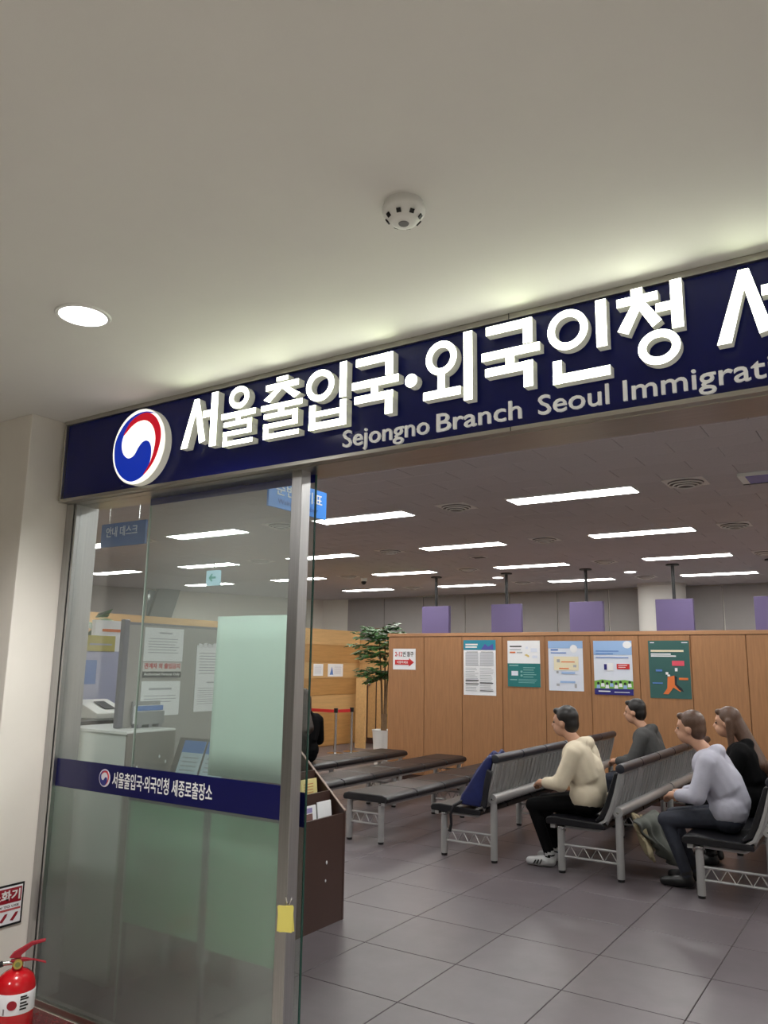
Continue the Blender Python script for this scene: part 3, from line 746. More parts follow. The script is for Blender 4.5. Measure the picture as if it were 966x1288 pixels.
# poster 1
o, F_, W, H = poster('table_poster', 'tall white text poster with blue header on the wooden partition', -5.15, -4.66, 1.205, 1.95, M_PAPER)
blk(o, F_, 'blue_header', [(-5.15, -4.66, 1.815, 1.95)], P_CYAN)
blk(o, F_, 'header_lines', [(-5.12, -4.93, 1.88, 1.90), (-5.12, -4.94, 1.845, 1.865)], M_WHITE, .0009)
mb = MB(); F_.poly(mb, [(-4.88, 1.82), (-4.82, 1.90), (-4.77, 1.86), (-4.70, 1.90), (-4.69, 1.82)], .0009, .0018); mb.build('header_drawing', mat('print_violet', (80, 80, 160), .6), o)
blk(o, F_, 'text_block', [(-5.12, -4.92, 1.60, 1.78), (-4.90, -4.69, 1.60, 1.78)], P_LGREY)
blk(o, F_, 'text_lines', lines(-5.12, -4.92, 1.60, 1.79, 9, .3, .1)+lines(-4.90, -4.69, 1.60, 1.79, 9, .3, .1)+lines(-5.12, -4.92, 1.25, 1.58, 14, .3, .3)+lines(-4.90, -4.69, 1.25, 1.58, 14, .3, .3), P_GREY, .0009)
blk(o, F_, 'dark_bars', [(-5.12, -4.92, 1.395, 1.41), (-5.12, -4.92, 1.35, 1.362), (-4.90, -4.70, 1.365, 1.376), (-4.90, -4.70, 1.262, 1.272), (-5.10, -4.93, 1.786, 1.792), (-4.88, -4.70, 1.786, 1.792)], P_DARK, .0012)
# poster 2
o, F_, W, H = poster('teal_poster', 'poster with white top half and teal lower half on the partition', -4.485, -4.02, 1.335, 1.94, M_PAPER)
blk(o, F_, 'teal_field', [(-4.485, -4.02, 1.335, 1.64)], P_TEAL)
blk(o, F_, 'black_bar', [(-4.45, -4.28, 1.855, 1.872)], P_DARK)
blk(o, F_, 'heading_lines', [(-4.45, -4.29, 1.815, 1.828), (-4.35, -4.27, 1.775, 1.792)], P_GREY)
blk(o, F_, 'orange_heading', [(-4.45, -4.37, 1.775, 1.795)], P_ORANGE)
blk(o, F_, 'drawing', [(-4.15, -4.06, 1.79, 1.84), (-4.22, -4.19, 1.83, 1.86), (-4.13, -4.06, 1.71, 1.745)], P_SKY2)
mb = MB(); F_.poly(mb, [(-4.24, 1.75), (-4.21, 1.765), (-4.17, 1.74), (-4.18, 1.72)], 0, .0008); mb.build('drawing_yellow', mat('print_gold', (214, 190, 120), .6), o)
blk(o, F_, 'teal_text', [(-4.46, -4.33, 1.605, 1.62)]+lines(-4.26, -4.06, 1.45, 1.60, 5, .3, .3)+lines(-4.33, -4.06, 1.38, 1.44, 3, .3, .2)+[(-4.30, -4.27, 1.52, 1.545), (-4.30, -4.27, 1.47, 1.495), (-4.45, -4.35, 1.42, 1.432)], mat('print_pale_teal', (130, 180, 178), .6), .0009)
blk(o, F_, 'screen_drawing', [(-4.43, -4.335, 1.48, 1.54)], P_SKY2, .0009)
# poster 3
o, F_, W, H = poster('pale_blue_poster', 'pale blue poster with cream box, third large poster from the left', -3.905, -3.44, 1.30, 1.935, P_SKY2)
blk(o, F_, 'blue_heading', [(-3.87, -3.77, 1.81, 1.83), (-3.87, -3.66, 1.775, 1.788)], P_BLUE)
blk(o, F_, 'sky_band', [(-3.905, -3.44, 1.84, 1.935)], P_SKY)
mb = MB(); F_.poly(mb, [(-3.56+.05*math.cos(k*.4), 1.835+.05*math.sin(k*.4)) for k in range(16)], .0009, .0016); mb.build('round_mark', M_PAPER, o)
blk(o, F_, 'cream_box', [(-3.83, -3.50, 1.56, 1.735)], P_YEL)
blk(o, F_, 'orange_lines', [(-3.73, -3.55, 1.66, 1.672), (-3.76, -3.63, 1.575, 1.59)], P_ORANGE, .0009)
for q in [(-3.79, -3.75, 1.66, 1.70), (-3.57, -3.53, 1.60, 1.63), (-3.80, -3.77, 1.52, 1.55), (-3.80, -3.76, 1.36, 1.39), (-3.56, -3.53, 1.34, 1.39)]: blk(o, F_, 'small_figure', [q], P_GREY, .0009)
blk(o, F_, 'blue_pills', [(-3.73, -3.55, 1.515, 1.54), (-3.75, -3.55, 1.40, 1.425)], P_SKY, .0009)
# poster 4
o, F_, W, H = poster('sky_poster', 'poster with blue sky, crowd on grass and purple foot band', -3.30, -2.815, 1.27, 1.935, P_SKY2)
blk(o, F_, 'sky_top', [(-3.30, -2.815, 1.76, 1.935)], P_SKY)
mb = MB(); F_.poly(mb, [(-2.87+.055*math.cos(k*.4), 1.885+.045*math.sin(k*.4)) for k in range(16)], .0009, .0016); mb.build('corner_mark', M_PAPER, o)
blk(o, F_, 'heading_lines', [(-3.27, -2.98, 1.80, 1.812), (-3.27, -3.05, 1.765, 1.778), (-3.27, -2.86, 1.722, 1.732)], P_BLUE, .0009)
blk(o, F_, 'cabinet_drawing', [(-3.13, -3.05, 1.565, 1.66)], M_PAPER, .0009)
blk(o, F_, 'cabinet_shadow', [(-3.17, -3.135, 1.575, 1.645)], P_NAVY, .0009)
blk(o, F_, 'red_plate', [(-3.01, -2.85, 1.585, 1.65)], P_RED, .0009)
blk(o, F_, 'red_plate_lines', [(-2.99, -2.88, 1.628, 1.635), (-2.99, -2.90, 1.605, 1.612)], M_PAPER, .0018)
mb = MB(); F_.poly(mb, [(-3.30, 1.345), (-2.815, 1.345), (-2.815, 1.44), (-2.92, 1.455), (-3.06, 1.44), (-3.2, 1.455), (-3.30, 1.435)], 0, .0008); mb.build('grass', P_GRASS, o)
for k in range(8):
    x = -3.25+.056*k; z = 1.36+.02*(k % 2)
    mb = MB(); F_.poly(mb, [(x-.024, z-.012), (x+.024, z-.012), (x+.02, z+.03), (x-.02, z+.03)], .0009, .0014); mb.build('crowd_figure', M_PAPER if k % 3 else P_SKY, o)
    mb = MB(); F_.poly(mb, [(x+.017*math.cos(t*.7), z+.048+.017*math.sin(t*.7)) for t in range(9)], .0009, .0014); mb.build('crowd_head', P_DARK, o)
blk(o, F_, 'purple_band', [(-3.30, -2.815, 1.27, 1.345)], P_NAVY, .0009)
blk(o, F_, 'band_lines', [(-3.25, -3.10, 1.305, 1.318), (-3.05, -2.86, 1.30, 1.308)], M_PAPER, .0018)
# poster 5
o, F_, W, H = poster('green_poster', 'dark green poster with an orange running figure, rightmost on the partition', -2.615, -2.135, 1.25, 1.935, P_DGREEN)
blk(o, F_, 'heading', [(-2.585, -2.20, 1.80, 1.822)], P_YEL, .0009)
blk(o, F_, 'heading_lines', [(-2.585, -2.35, 1.765, 1.78), (-2.585, -2.29, 1.742, 1.757), (-2.59, -2.54, 1.905, 1.915), (-2.22, -2.15, 1.905, 1.915)], M_PAPER, .0009)
blk(o, F_, 'pink_bubble', [(-2.34, -2.20, 1.635, 1.695)], mat('print_pink', (220, 84, 104), .6), .0009)
blk(o, F_, 'blue_labels', [(-2.535, -2.46, 1.565, 1.59), (-2.58, -2.46, 1.42, 1.435)], P_BLUE, .0009)
blk(o, F_, 'orange_label', [(-2.27, -2.165, 1.47, 1.495)], P_ORANGE, .0009)
mb = MB(); F_.poly(mb, [(-2.40, 1.50), (-2.32, 1.52), (-2.31, 1.42), (-2.24, 1.36), (-2.26, 1.33), (-2.34, 1.38), (-2.36, 1.35), (-2.40, 1.30), (-2.46, 1.30), (-2.41, 1.37)], .0009, .0016); mb.build('running_figure', P_ORANGE, o)
mb = MB(); F_.poly(mb, [(-2.32, 1.52), (-2.29, 1.50), (-2.30, 1.42), (-2.24, 1.37), (-2.22, 1.33), (-2.27, 1.35), (-2.32, 1.41)], .0018, .0024); mb.build('figure_shade', P_DARK, o)
blk(o, F_, 'figure_details', [(-2.42, -2.39, 1.53, 1.56), (-2.31, -2.28, 1.57, 1.61), (-2.40, -2.37, 1.51, 1.53)], M_PAPER, .0018)

# ================================================================ BENCHES
def bench(name, label, back):
    """a row of two linked three-seat units; local: seat centre x=0, near end y=0, sitter faces -x"""
    t = thing(name, (0, 0, 0), label, 'bench', 'waiting benches')
    hw0, hw1 = (-.35, .14) if back else (-.215, .265)
    lf, lb_ = (-.245, .225) if back else (-.175, .175)
    U = 1.655
    for un in range(2):
        for k in range(3):
            y0 = un*U + .006 + k*.55; y1 = y0+.540
            if back:
                prof = [(hw0, .365), (hw0-.006, .395), (hw0+.01, .420), (hw0+.08, .428), (.02, .415), (.10, .412), (.13, .40), (.13, .365)]
            else:
                prof = [(hw0, .362), (hw0-.010, .39), (hw0+.004, .416), (hw0+.05, .430), (hw1-.05, .430), (hw1-.004, .416), (hw1+.010, .39), (hw1, .362)]
            MB().prism([(a, y0, b) for a, b in prof], (0, y1-y0, 0)).build('seat_pad', M_LEATHER, t, bevel=.010)
            if back:
                shell = [(.075, .395), (.135, .425), (.185, .52), (.225, .64), (.262, .80), (.248, .806), (.205, .645), (.165, .53), (.12, .44), (.07, .41)]
                s = MB().prism([(a, y0+.006, b) for a, b in shell], (0, y1-y0-.012, 0)).build('back_shell', M_ALU, t)
                for r in range(5):
                    yr = y0+.09+r*.09
                    MB().tube([(.142, yr, .43), (.190, yr, .525), (.230, yr, .645), (.262, yr, .775)], .009, 6).build('rib', M_ALU, s, org=(0, 0, 0), smooth='auto')
                for yr in (y0+.022, y1-.022):
                    MB().tube([(.142, yr, .43), (.190, yr, .525), (.230, yr, .645), (.266, yr, .79)], .013, 6).build('edge_bead', M_ALU, s, org=(0, 0, 0), smooth='auto')
                MB().prism([(a, y0+.01, b) for a, b in [(.065, .42), (.12, .45), (.165, .535), (.205, .65), (.245, .80), (.215, .80), (.165, .66), (.125, .55), (.085, .47), (.045, .43)]], (0, y1-y0-.02, 0)).build('back_pad', M_LEATHER, t, bevel=.008)
                MB().tube([(.262, y0, .832), (.262, y0+.006, .832), (.262, y1-.006, .832), (.262, y1, .832)], [.028, .036, .036, .028], 14).build('head_roll', M_ROLL, t, smooth='auto')
        # seat rails
        MB().box(hw0+.03, hw0+.07, un*U+.02, un*U+1.64, .335, .366).build('seat_rail', M_ALU, t, bevel=.004)
        if not back: MB().box(hw1-.07, hw1-.03, un*U+.02, un*U+1.64, .335, .366).build('seat_rail', M_ALU, t, bevel=.004)
        else: MB().tube([(.225, un*U+.03, .505), (.225, un*U+1.64, .505)], .040, 14).build('support_tube', M_ALU, t, smooth='auto')
    for y in (.06, U+.0, 2*U-.05):
        top2 = .50 if back else .345
        for x, tz in ((lf, .345), (lb_, top2)):
            l = MB().tube([(x, y, .02), (x, y, tz)], .029, 16).build('leg', M_ALU, t, smooth='auto')
            MB().tube([(x, y, 0), (x, y, .022)], .026, 14).build('rubber_foot', M_BLACK, l, org=(0, 0, 0))
            MB().sphere((x, y, tz), (.034, .034, .024), 12, 6).build('leg_cap', M_CHROME, l, org=(0, 0, 0), smooth=True)
        za, zb = (.125, .212) if back else (.165, .255)
        tr = MB().tube([(lf, y, zb), (lb_, y, zb)], .0095, 8).tube([(lf, y, za), (lb_, y, za)], .0095, 8).build('cross_bar', M_ALU, t, smooth='auto')
        n = 8 if back else 6
        MB().tube([(lf+.02+(lb_-lf-.04)*k/n, y, (za if k % 2 == 0 else zb)) for k in range(n+1)], .0065, 6).build('zigzag_brace', M_ALU, tr, org=(0, 0, 0))
        if back:
            MB().tube([(hw0+.02, y+.02, .350), (-.05, y+.02, .345), (.06, y+.02, .345), (.115, y+.02, .385), (.155, y+.02, .47), (.20, y+.02, .56), (.245, y+.02, .72), (.262, y+.02, .80)], .013, 8).build('side_bracket', M_ALU, t, smooth='auto')
    return t
bA = bench('waiting_bench', 'grey backed bench row with a navy jacket on its near seat', True)
bA.location = (-3.22, 6.29, 0)
dup(bA, (-2.18, 6.33, 0), 0, 'grey backed bench row where the person in cream jacket sits')
dup(bA, (-1.11, 6.24, 0), 0, 'rightmost backed bench row cut by the right edge')
bB = bench('backless_bench', 'black backless bench row, nearest to the backed benches', False)
bB.location = (-4.30, 6.30, 0)
dup(bB, (-5.22, 6.38, 0), 0, 'black backless bench row, second from the backed benches')
dup(bB, (-6.17, 6.45, 0), 0, 'black backless bench row farthest from the backed benches, with a person in black')

# ---- navy jacket on the bench
jk = thing('navy_jacket', (-3.16, 6.5, .43), 'navy blue jacket slung over the near end of the backed bench', 'jacket')
M_NJ = mat('navy_nylon', (22, 34, 92), .5, var=.25, scale=14, bump=.3); M_NJ2 = mat('dark_nylon', (20, 20, 28), .5, var=.2, scale=14, bump=.2)
def jfn(u, v):
    y = 6.36+.40*u*(1-.25*v) + .03*math.sin(7*v+u*3)
    x = -2.965 - .27*(1-v)**.85 - .035*math.sin(9*u+4*v)*(1-v)
    return (x-.05, y, .445+.42*v + .012*math.sin(11*u))
MB().prism([(a, 6.285, b) for a, b in [(-2.975, .845), (-3.01, .865), (-3.07, .80), (-3.17, .66), (-3.27, .52), (-3.30, .44), (-3.08, .432), (-3.06, .50), (-3.03, .62), (-3.0, .75)]], (0, .36, 0)).build('jacket_body', M_NJ, jk, bevel=.02, seg=3, smooth=True)
MB().sheet(jfn, 22, 16, .03).build('jacket_front', M_NJ, jk, smooth=True)
MB().sheet(lambda u, v: (-3.03+.05*u-.06*(1-v)+.01, 6.272+.006*math.sin(8*v), .44+.30*v+.01*math.sin(6*u)), 6, 14, .012).build('jacket_lining', M_NJ2, jk, smooth=True)
MB().tube([(-3.26, 6.30, .47), (-3.32, 6.255, .43), (-3.35, 6.25, .36), (-3.345, 6.25, .28), (-3.36, 6.25, .22)], [.016, .015, .012, .012, .015], 8).build('sleeve_strap', M_NJ2, jk, smooth='auto')

# ================================================================ PEOPLE
def capsule(mb, a, b, ra, rb, n=12):
    a, b = Vector(a), Vector(b); d = b-a; L = d.length
    t = d.normalized() if L > 1e-6 else Vector((0, 0, 1))
    path = []; rs = []
    for k in range(4): an = math.pi/2*(1-k/4); path.append(a - t*ra*math.sin(an)); rs.append(max(ra*math.cos(an), ra*.08))
    for k in range(5): an = math.pi/2*k/4; path.append(b + t*rb*math.sin(an)); rs.append(max(rb*math.cos(an), rb*.08))
    mb.tube(path, rs, n)
def fused(name, prims, parent, voxel, smooth_it=5):
    """one continuous skin grown over a list of capsules ('c',a,b,ra,rb,mat) and ellipsoids ('e',c,r,mat)"""
    mb = MB()
    for p in prims:
        if p[0] == 'c': capsule(mb, p[1], p[2], p[3], p[4])
        else: mb.sphere(p[1], p[2], 16, 10)
    o = mb.build(name, p[-1], None)
    md = o.modifiers.new('r', 'REMESH'); md.mode = 'VOXEL'; md.voxel_size = voxel
    ms = o.modifiers.new('s', 'SMOOTH'); ms.factor = .5; ms.iterations = smooth_it
    bpy.context.view_layer.update()
    me = bpy.data.meshes.new_from_object(o.evaluated_get(bpy.context.evaluated_depsgraph_get()))
    o.modifiers.clear(); old = o.data; o.data = me; bpy.data.meshes.remove(old)
    mats = []
    for p in prims:
        if p[-1] not in mats: mats.append(p[-1])
    me.materials.clear()
    for m in mats: me.materials.append(m)
    n = len(me.polygons)
    C = np.zeros(n*3); me.polygons.foreach_get('center', C); C = C.reshape(-1, 3)
    best = np.full(n, 1e9); idx = np.zeros(n, dtype=np.int32)
    for p in prims:
        if p[0] == 'c':
            a, b = np.array(p[1], float), np.array(p[2], float); d = b-a; L2 = max(d@d, 1e-9)
            t = np.clip(((C-a)@d)/L2, 0, 1); q = a+t[:, None]*d
            dist = np.abs(np.linalg.norm(C-q, axis=1) - (p[3]+(p[4]-p[3])*t)) if p[-1] is not M_SKIN else np.linalg.norm(C-q, axis=1) - (p[3]+(p[4]-p[3])*t)
        else:
            r = np.array(p[2], float); dist = (np.linalg.norm((C-np.array(p[1]))/r, axis=1)-1)*r.min()
        k = dist < best; best[k] = dist[k]; idx[k] = mats.index(p[-1])
    me.polygons.foreach_set('material_index', idx)
    me.polygons.foreach_set('use_smooth', np.ones(n, dtype=bool)); me.update()
    o.parent = parent
    return o

def seated(loc, rz, label, top, trousers, shoes, hair=M_HAIR, lean=.10, coat=None, hairlen='short', nod=.03, group='people seated on the benches', turn=0.0):
    """seated adult, local frame: faces +x, hips over the origin on a .42 m seat"""
    t = thing('person', (0, 0, 0), label, 'person', group)
    hip = .525
    sh = Vector((lean*.75-.06, 0, .94)); nk = Vector((lean*.9-.05, 0, 1.02)); hd = Vector((lean+.0+nod*.6, 0, 1.165-nod*.4))
    P = []
    # torso
    P += [('c', (-.02, -.075, hip), (-.02, .075, hip), .115, .115, trousers), ('c', (-.02, 0, hip+.06), (lean*.35-.04, 0, .76), .135, .14, top), ('c', (lean*.35-.04, -.05, .76), (sh.x+.01, -.07, .88), .125, .115, top), ('c', (lean*.35-.04, .05, .76), (sh.x+.01, .07, .88), .125, .115, top),
          ('c', (sh.x, -.135, .925), (sh.x, .135, .925), .068, .068, top), ('c', (sh.x, 0, .95), tuple(hd-Vector((.015, 0, .06))), .058, .052, M_SKIN)]
    # head: skull, jaw, nose, brow, ears
    P += [('e', tuple(hd+Vector((-.01, 0, .03))), (.098, .077, .100), M_SKIN), ('e', tuple(hd+Vector((.022, 0, -.045))), (.070, .058, .068), M_SKIN), ('c', tuple(hd+Vector((.083, 0, .010))), tuple(hd+Vector((.100, 0, -.022))), .011, .015, M_SKIN),
          ('c', tuple(hd+Vector((.074, -.035, .030))), tuple(hd+Vector((.074, .035, .030))), .014, .014, M_SKIN), ('e', tuple(hd+Vector((-.01, .080, -.005))), (.020, .010, .030), M_SKIN), ('e', tuple(hd+Vector((-.01, -.080, -.005))), (.020, .010, .030), M_SKIN),
          ('c', tuple(hd+Vector((.084, -.018, -.052))), tuple(hd+Vector((.084, .018, -.052))), .009, .009, M_LIP)]
    for s in (-1, 1):
        kn = (.42, s*.115, .47); an = (.29, s*.105, .105)
        P += [('c', (0, s*.085, hip), kn, .090, .062, trousers), ('c', kn, an, .060, .044, trousers), ('c', (.275, s*.105, .045), (.37, s*.115, .040), .042, .044, shoes), ('c', (.37, s*.115, .040), (.455, s*.122, .034), .044, .033, shoes), ('c', (.29, s*.105, .105), (.285, s*.105, .06), .042, .044, shoes)]
        so = (sh.x, s*.175, .915); el = (.08+lean*.4, s*.225, .675); wr = (.285+lean*.2, s*.105, .655)
        P += [('c', so, el, .056, .044, top), ('c', el, wr, .043, .031, top)]
        # hand: palm, four fingers curled over the lap, thumb from the side of the palm
        W = Vector(wr); pd = Vector((.80, -s*.45, -.12)).normalized(); sd_ = Vector((0, -s*.2, 1)).cross(pd).normalized(); dn = Vector((0, 0, -1))
        P.append(('c', tuple(W+pd*.02), tuple(W+pd*.065), .026, .032, M_SKIN))
        for k, (off, Lf) in enumerate(((-.027, .066), (-.009, .074), (.009, .070), (.027, .055))):
            b0 = W+pd*.085+sd_*off; b1 = b0+pd*Lf*.45+dn*Lf*.25; b2 = b1+pd*Lf*.15+dn*Lf*.45
            P += [('c', tuple(b0-pd*.02), tuple(b1), .0100, .0092, M_SKIN), ('c', tuple(b1), tuple(b2), .0092, .0080, M_SKIN)]
        tb = W+pd*.035+sd_*(-.028*s); te = tb+pd*.045+Vector((0, 0, .022))
        P.append(('c', tuple(tb), tuple(te), .0125, .0100, M_SKIN))
    body = fused('body', P, t, .0105, 3)
    # eyes
    for s in (-1, 1): MB().sphere(hd+Vector((.079, s*.031, .006)), (.009, .013, .007), 10, 6).build('eye', M_EYE, t, smooth=True)
    # hair
    H = [('e', tuple(hd+Vector((-.028, 0, .052))), (.098, .090, .098), hair), ('e', tuple(hd+Vector((-.060, 0, .0))), (.066, .082, .088), hair), ('c', tuple(hd+Vector((.060, -.03, .098))), tuple(hd+Vector((.060, .03, .098))), .026, .026, hair)]
    if hairlen == 'long':
        for s in (-1, 1): H.append(('c', tuple(hd+Vector((-.03, s*.078, .02))), (hd.x-.05, s*.085, hd.z-.27), .032, .028, hair))
        H.append(('c', tuple(hd+Vector((-.08, 0, .0))), (sh.x-.13, 0, hd.z-.34), .075, .075, hair)); H.append(('c', tuple(hd+Vector((-.08, 0, .0))), (sh.x-.12, .05, hd.z-.32), .06, .06, hair)); H.append(('c', tuple(hd+Vector((-.08, 0, .0))), (sh.x-.12, -.05, hd.z-.32), .06, .06, hair))
    fused('hair', H, t, .010, 4)
    if coat:
        K = [('c', (-.02, -.07, hip+.05), (-.02, .07, hip+.05), .135, .135, coat), ('c', (-.02, 0, hip+.12), (lean*.35-.04, 0, .76), .156, .162, coat), ('c', (lean*.35-.045, -.06, .76), (sh.x, -.085, .885), .148, .128, coat), ('c', (lean*.35-.045, .06, .76), (sh.x, .085, .885), .148, .128, coat),
             ('c', (sh.x-.005, -.145, .925), (sh.x-.005, .145, .925), .084, .084, coat), ('c', (sh.x-.045, -.06, .985), (sh.x-.045, .06, .985), .058, .058, coat)]
        for s in (-1, 1):
            K += [('c', (sh.x, s*.185, .905), (.08+lean*.4, s*.232, .675), .076, .066, coat), ('c', (.08+lean*.4, s*.232, .675), (.262+lean*.2, s*.125, .657), .066, .050, coat)]
        fused('coat', K, t, .012, 4)
    t.location = loc; t.rotation_euler = (0, 0, rz)
    return t
PI = math.pi
C_CREAM = mat('cream_puffer', (214, 202, 178), .7, var=.08, scale=10, bump=.25); C_DARK = mat('charcoal_wool', (70, 70, 70), .85, var=.1, scale=30, bump=.2); C_BLK = mat('black_cloth', (11, 11, 13), .85, var=.2, scale=20, bump=.15, spec=.12)
C_LAV = mat('pale_grey_jacket', (178, 178, 192), .7, var=.06, scale=10, bump=.25); C_JEAN = mat('dark_denim', (44, 48, 60), .8, var=.2, scale=30); C_OLV = mat('grey_green_cloth', (112, 116, 110), .85, var=.12, scale=16, bump=.3)
S_WHT = mat('silver_sneaker', (190, 190, 192), .4); S_BLK = mat('black_shoe', (24, 24, 26), .4)
pA = seated((-2.28, 6.60, 0), PI, 'person in cream jacket and black trousers with silver sneakers, seated', C_CREAM, C_BLK, S_WHT, lean=.13, coat=C_CREAM, nod=.07)
# three dark stripes on each sneaker of the first person
for s in (-1, 1):
    for k in range(3):
        x = .335+.026*k
        MB().tube([(x, s*.115+.0445, .062-.01*k/2), (x+.018, s*.117+.046, .025)], .0055, 6).build('shoe_stripe', M_BLACK, pA, org=(0, 0, 0))
seated((-2.26, 8.55, 0), PI, 'person in charcoal clothes with dark hair, seated behind the cream jacket', C_DARK, C_JEAN, S_BLK, lean=.12, coat=C_DARK, nod=.05)
seated((-1.21, 6.62, 0), PI, 'person in pale grey jacket seated on the right bench', C_LAV, C_JEAN, S_BLK, hair=M_BHAIR, lean=.20, coat=C_LAV, nod=.06)
seated((-1.19, 7.45, 0), PI, 'person in black jacket seated at the right edge of the photo', C_BLK, C_BLK, S_BLK, lean=.10, coat=C_BLK, nod=.05, hairlen='long', hair=M_BHAIR)
seated((-6.22, 7.80, 0), PI*.78, 'person in black with long brown hair behind the steel post', C_BLK, C_BLK, S_BLK, lean=.04, hairlen='long', hair=mat('dark_brown_hair', (44, 33, 27), .45, var=.3, scale=60), coat=C_BLK)

# grey-green coat hanging from the second backed bench
gc = thing('hanging_coat', (-1.78, 6.85, .04), 'grey green coat hanging from the bench down to the floor', 'coat')
def cfn(u, v):
    w_ = .30+.10*v
    y = 6.70 + (u-.5)*w_*1.5 + .10*(1-v)
    x = -1.86 + .20*(1-v)**.7*(.5+.5*u) + .03*math.sin(u*17+v*3)*(1.1-v) + .02*math.sin(v*9)
    return (x, y, .03+.42*v + .22*(1-u)**1.5*(1-v))
MB().sheet(cfn, 40, 20, .014).build('coat_cloth', C_OLV, gc, smooth=True)
MB().sheet(lambda u, v: (-1.87+.10*(1-v)+.02*math.sin(u*14), 6.47+.16*u+.04*(1-v), .17+.28*v+.04*math.sin(u*8+v*5)), 16, 14, .02).build('coat_lining', mat('beige_lining', (176, 164, 134), .8, var=.1), gc, smooth=True)

# ================================================================ FAR LEFT: plant, stanchions, notices
pl = thing('potted_tree', (-7.28, 11.2, 0), 'tall leafy tree in white pot at the left end of partition', 'plant')
px, py = -7.24, 11.2
MB().lathe([(.14, 0), (.15, .01), (.185, .53), (.195, .55), (.175, .55), (.165, .52)], (px, py, 0), 28).build('pot', M_WHITE, pl, smooth='auto')
MB().lathe([(.166, .50), (.166, .525)], (px, py, 0), 20).build('soil', mat('soil', (50, 38, 30), .9), pl)
M_TR = mat('tree_bark', (112, 88, 62), .8, var=.2, scale=20); M_LEAF = mat('leaf_green', (70, 112, 60), .45, var=.35, scale=9)
MB().tube([(px, py, .5), (px+.005, py, .8)], .05, 10).build('trunk', M_TR, pl, smooth='auto')
tips = []
for a, b, c in (((-.035, .0), (-.13, 0), 2.2), ((.0, .02), (-.02, .03), 2.05), ((.035, -.01), (.10, -.02), 1.7)):
    p = [(px+a[0], py+a[1], .72), (px+a[0]*1.6, py+a[1], 1.25), (px+b[0], py+b[1], c)]
    MB().tube(p, [.020, .016, .009], 8).build('stem', M_TR, pl, smooth='auto')
lf = MB(); rnd = random.Random(3); br_ = MB()
def leaf(c, d, L, W):
    d = Vector(d).normalized(); s = d.cross(Vector((0, 0, 1))).normalized(); up = s.cross(d)
    c = Vector(c); lf.add([c, c+d*L*.45+s*W-up*.006, c+d*L, c+d*L*.45-s*W-up*.006, c+d*L*.45+up*.008], [(0, 1, 4), (1, 2, 4), (2, 3, 4), (3, 0, 4)])
for bx, bz, n, Lb in ((-.10, 2.27, 8, .36), (-.08, 2.16, 10, .52), (-.05, 1.98, 11, .66), (-.03, 1.86, 10, .60), (.02, 2.1, 7, .40), (-.08, 1.55, 9, .56), (-.04, 1.44, 7, .44), (.05, 1.72, 5, .30), (.05, 1.52, 5, .26)):
    for k in range(n):
        an = 2*math.pi*(k+rnd.random()*.6)/n; L = Lb*(.65+.45*rnd.random())
        d = Vector((math.cos(an), math.sin(an)*.8, .16-.35*rnd.random())); s0 = Vector((px+bx, py, bz-.08)); e = s0+d*L
        br_.tube([s0, e], [.006, .003], 5)
        for q in range(9):
            f_ = .3+.75*q/8; side_ = d.cross(Vector((0, 0, 1))).normalized()*(1 if q % 2 else -1)
            for rep in range(2):
                leaf(s0+d*L*f_+Vector((0, 0, rnd.uniform(-.02, .02))), d*.7+side_*(.6+.5*rnd.random())*(1 if rep else -1)+Vector((0, 0, rnd.uniform(-.5, .1))), .095+.04*rnd.random(), .034+.014*rnd.random())
br_.build('branches', M_TR, pl); o = lf.build('leaves', M_LEAF, pl); o['kind'] = 'stuff'

st0 = None
for x, y, lab in ((-8.79, 11.98, 'queue post with red belt, nearer of the two by the wood wall'), (-8.73, 12.40, 'queue post with red belt, farther one by the wood wall'), (-9.42, 11.98, 'queue post half hidden behind the steel entrance post')):
    s = thing('queue_post', (x, y, 0), lab, 'stanchion', 'queue posts with red belts')
    MB().lathe([(.15, 0), (.15, .012), (.04, .03)], (x, y, 0), 28).build('base', M_CHROME, s, smooth='auto')
    MB().tube([(x, y, .02), (x, y, .74)], .028, 14).build('pole', M_CHROME, s, smooth='auto')
    MB().tube([(x, y, .72), (x, y, .80)], .038, 16).build('belt_head', M_BLACK, s, smooth='auto')
bl = tag(MB().box(-9.39, -8.83, 11.975, 11.985, .72, .775).build('queue_belt', P_RED, None, org=(-9.1, 11.98, .72)), 'red belt between the two nearer queue posts', 'belt', 'red queue belts')
bl2 = MB().prism([(-8.785, 12.03, .72), (-8.735, 12.35, .72), (-8.731, 12.35, .72), (-8.781, 12.03, .72)], (0, 0, .055)).build('queue_belt', P_RED, None, org=(-8.76, 12.2, .72)); tag(bl2, 'red belt to the farther queue post', 'belt', 'red queue belts')
FW = right(-9.685, 0, 0)
n1 = thing('wall_notice', (-9.68, 12.57, 1.36), 'small white paper notice on the honey wood wall', 'notice'); FW.rect(MB(), 12.42, 12.73, 1.36, 1.59, 0, .003).build('sheet', M_PAPER, n1); blk(n1, FW, 'text_lines', lines(12.46, 12.69, 1.40, 1.56, 6, .3), P_LGREY, .0031)
n2 = thing('drawing_notice', (-9.68, 13.14, 1.35), 'wider white notice with blue figure on the honey wood wall', 'notice'); FW.rect(MB(), 12.89, 13.40, 1.345, 1.595, 0, .003).build('sheet', M_PAPER, n2); blk(n2, FW, 'text_lines', lines(13.10, 13.36, 1.39, 1.56, 7, .3), P_LGREY, .0031)
mb = MB(); FW.poly(mb, [(12.95, 1.38), (13.07, 1.38), (13.05, 1.46), (13.02, 1.54), (12.99, 1.46)], .0031, .004); mb.build('blue_figure', P_BLUE, n2)

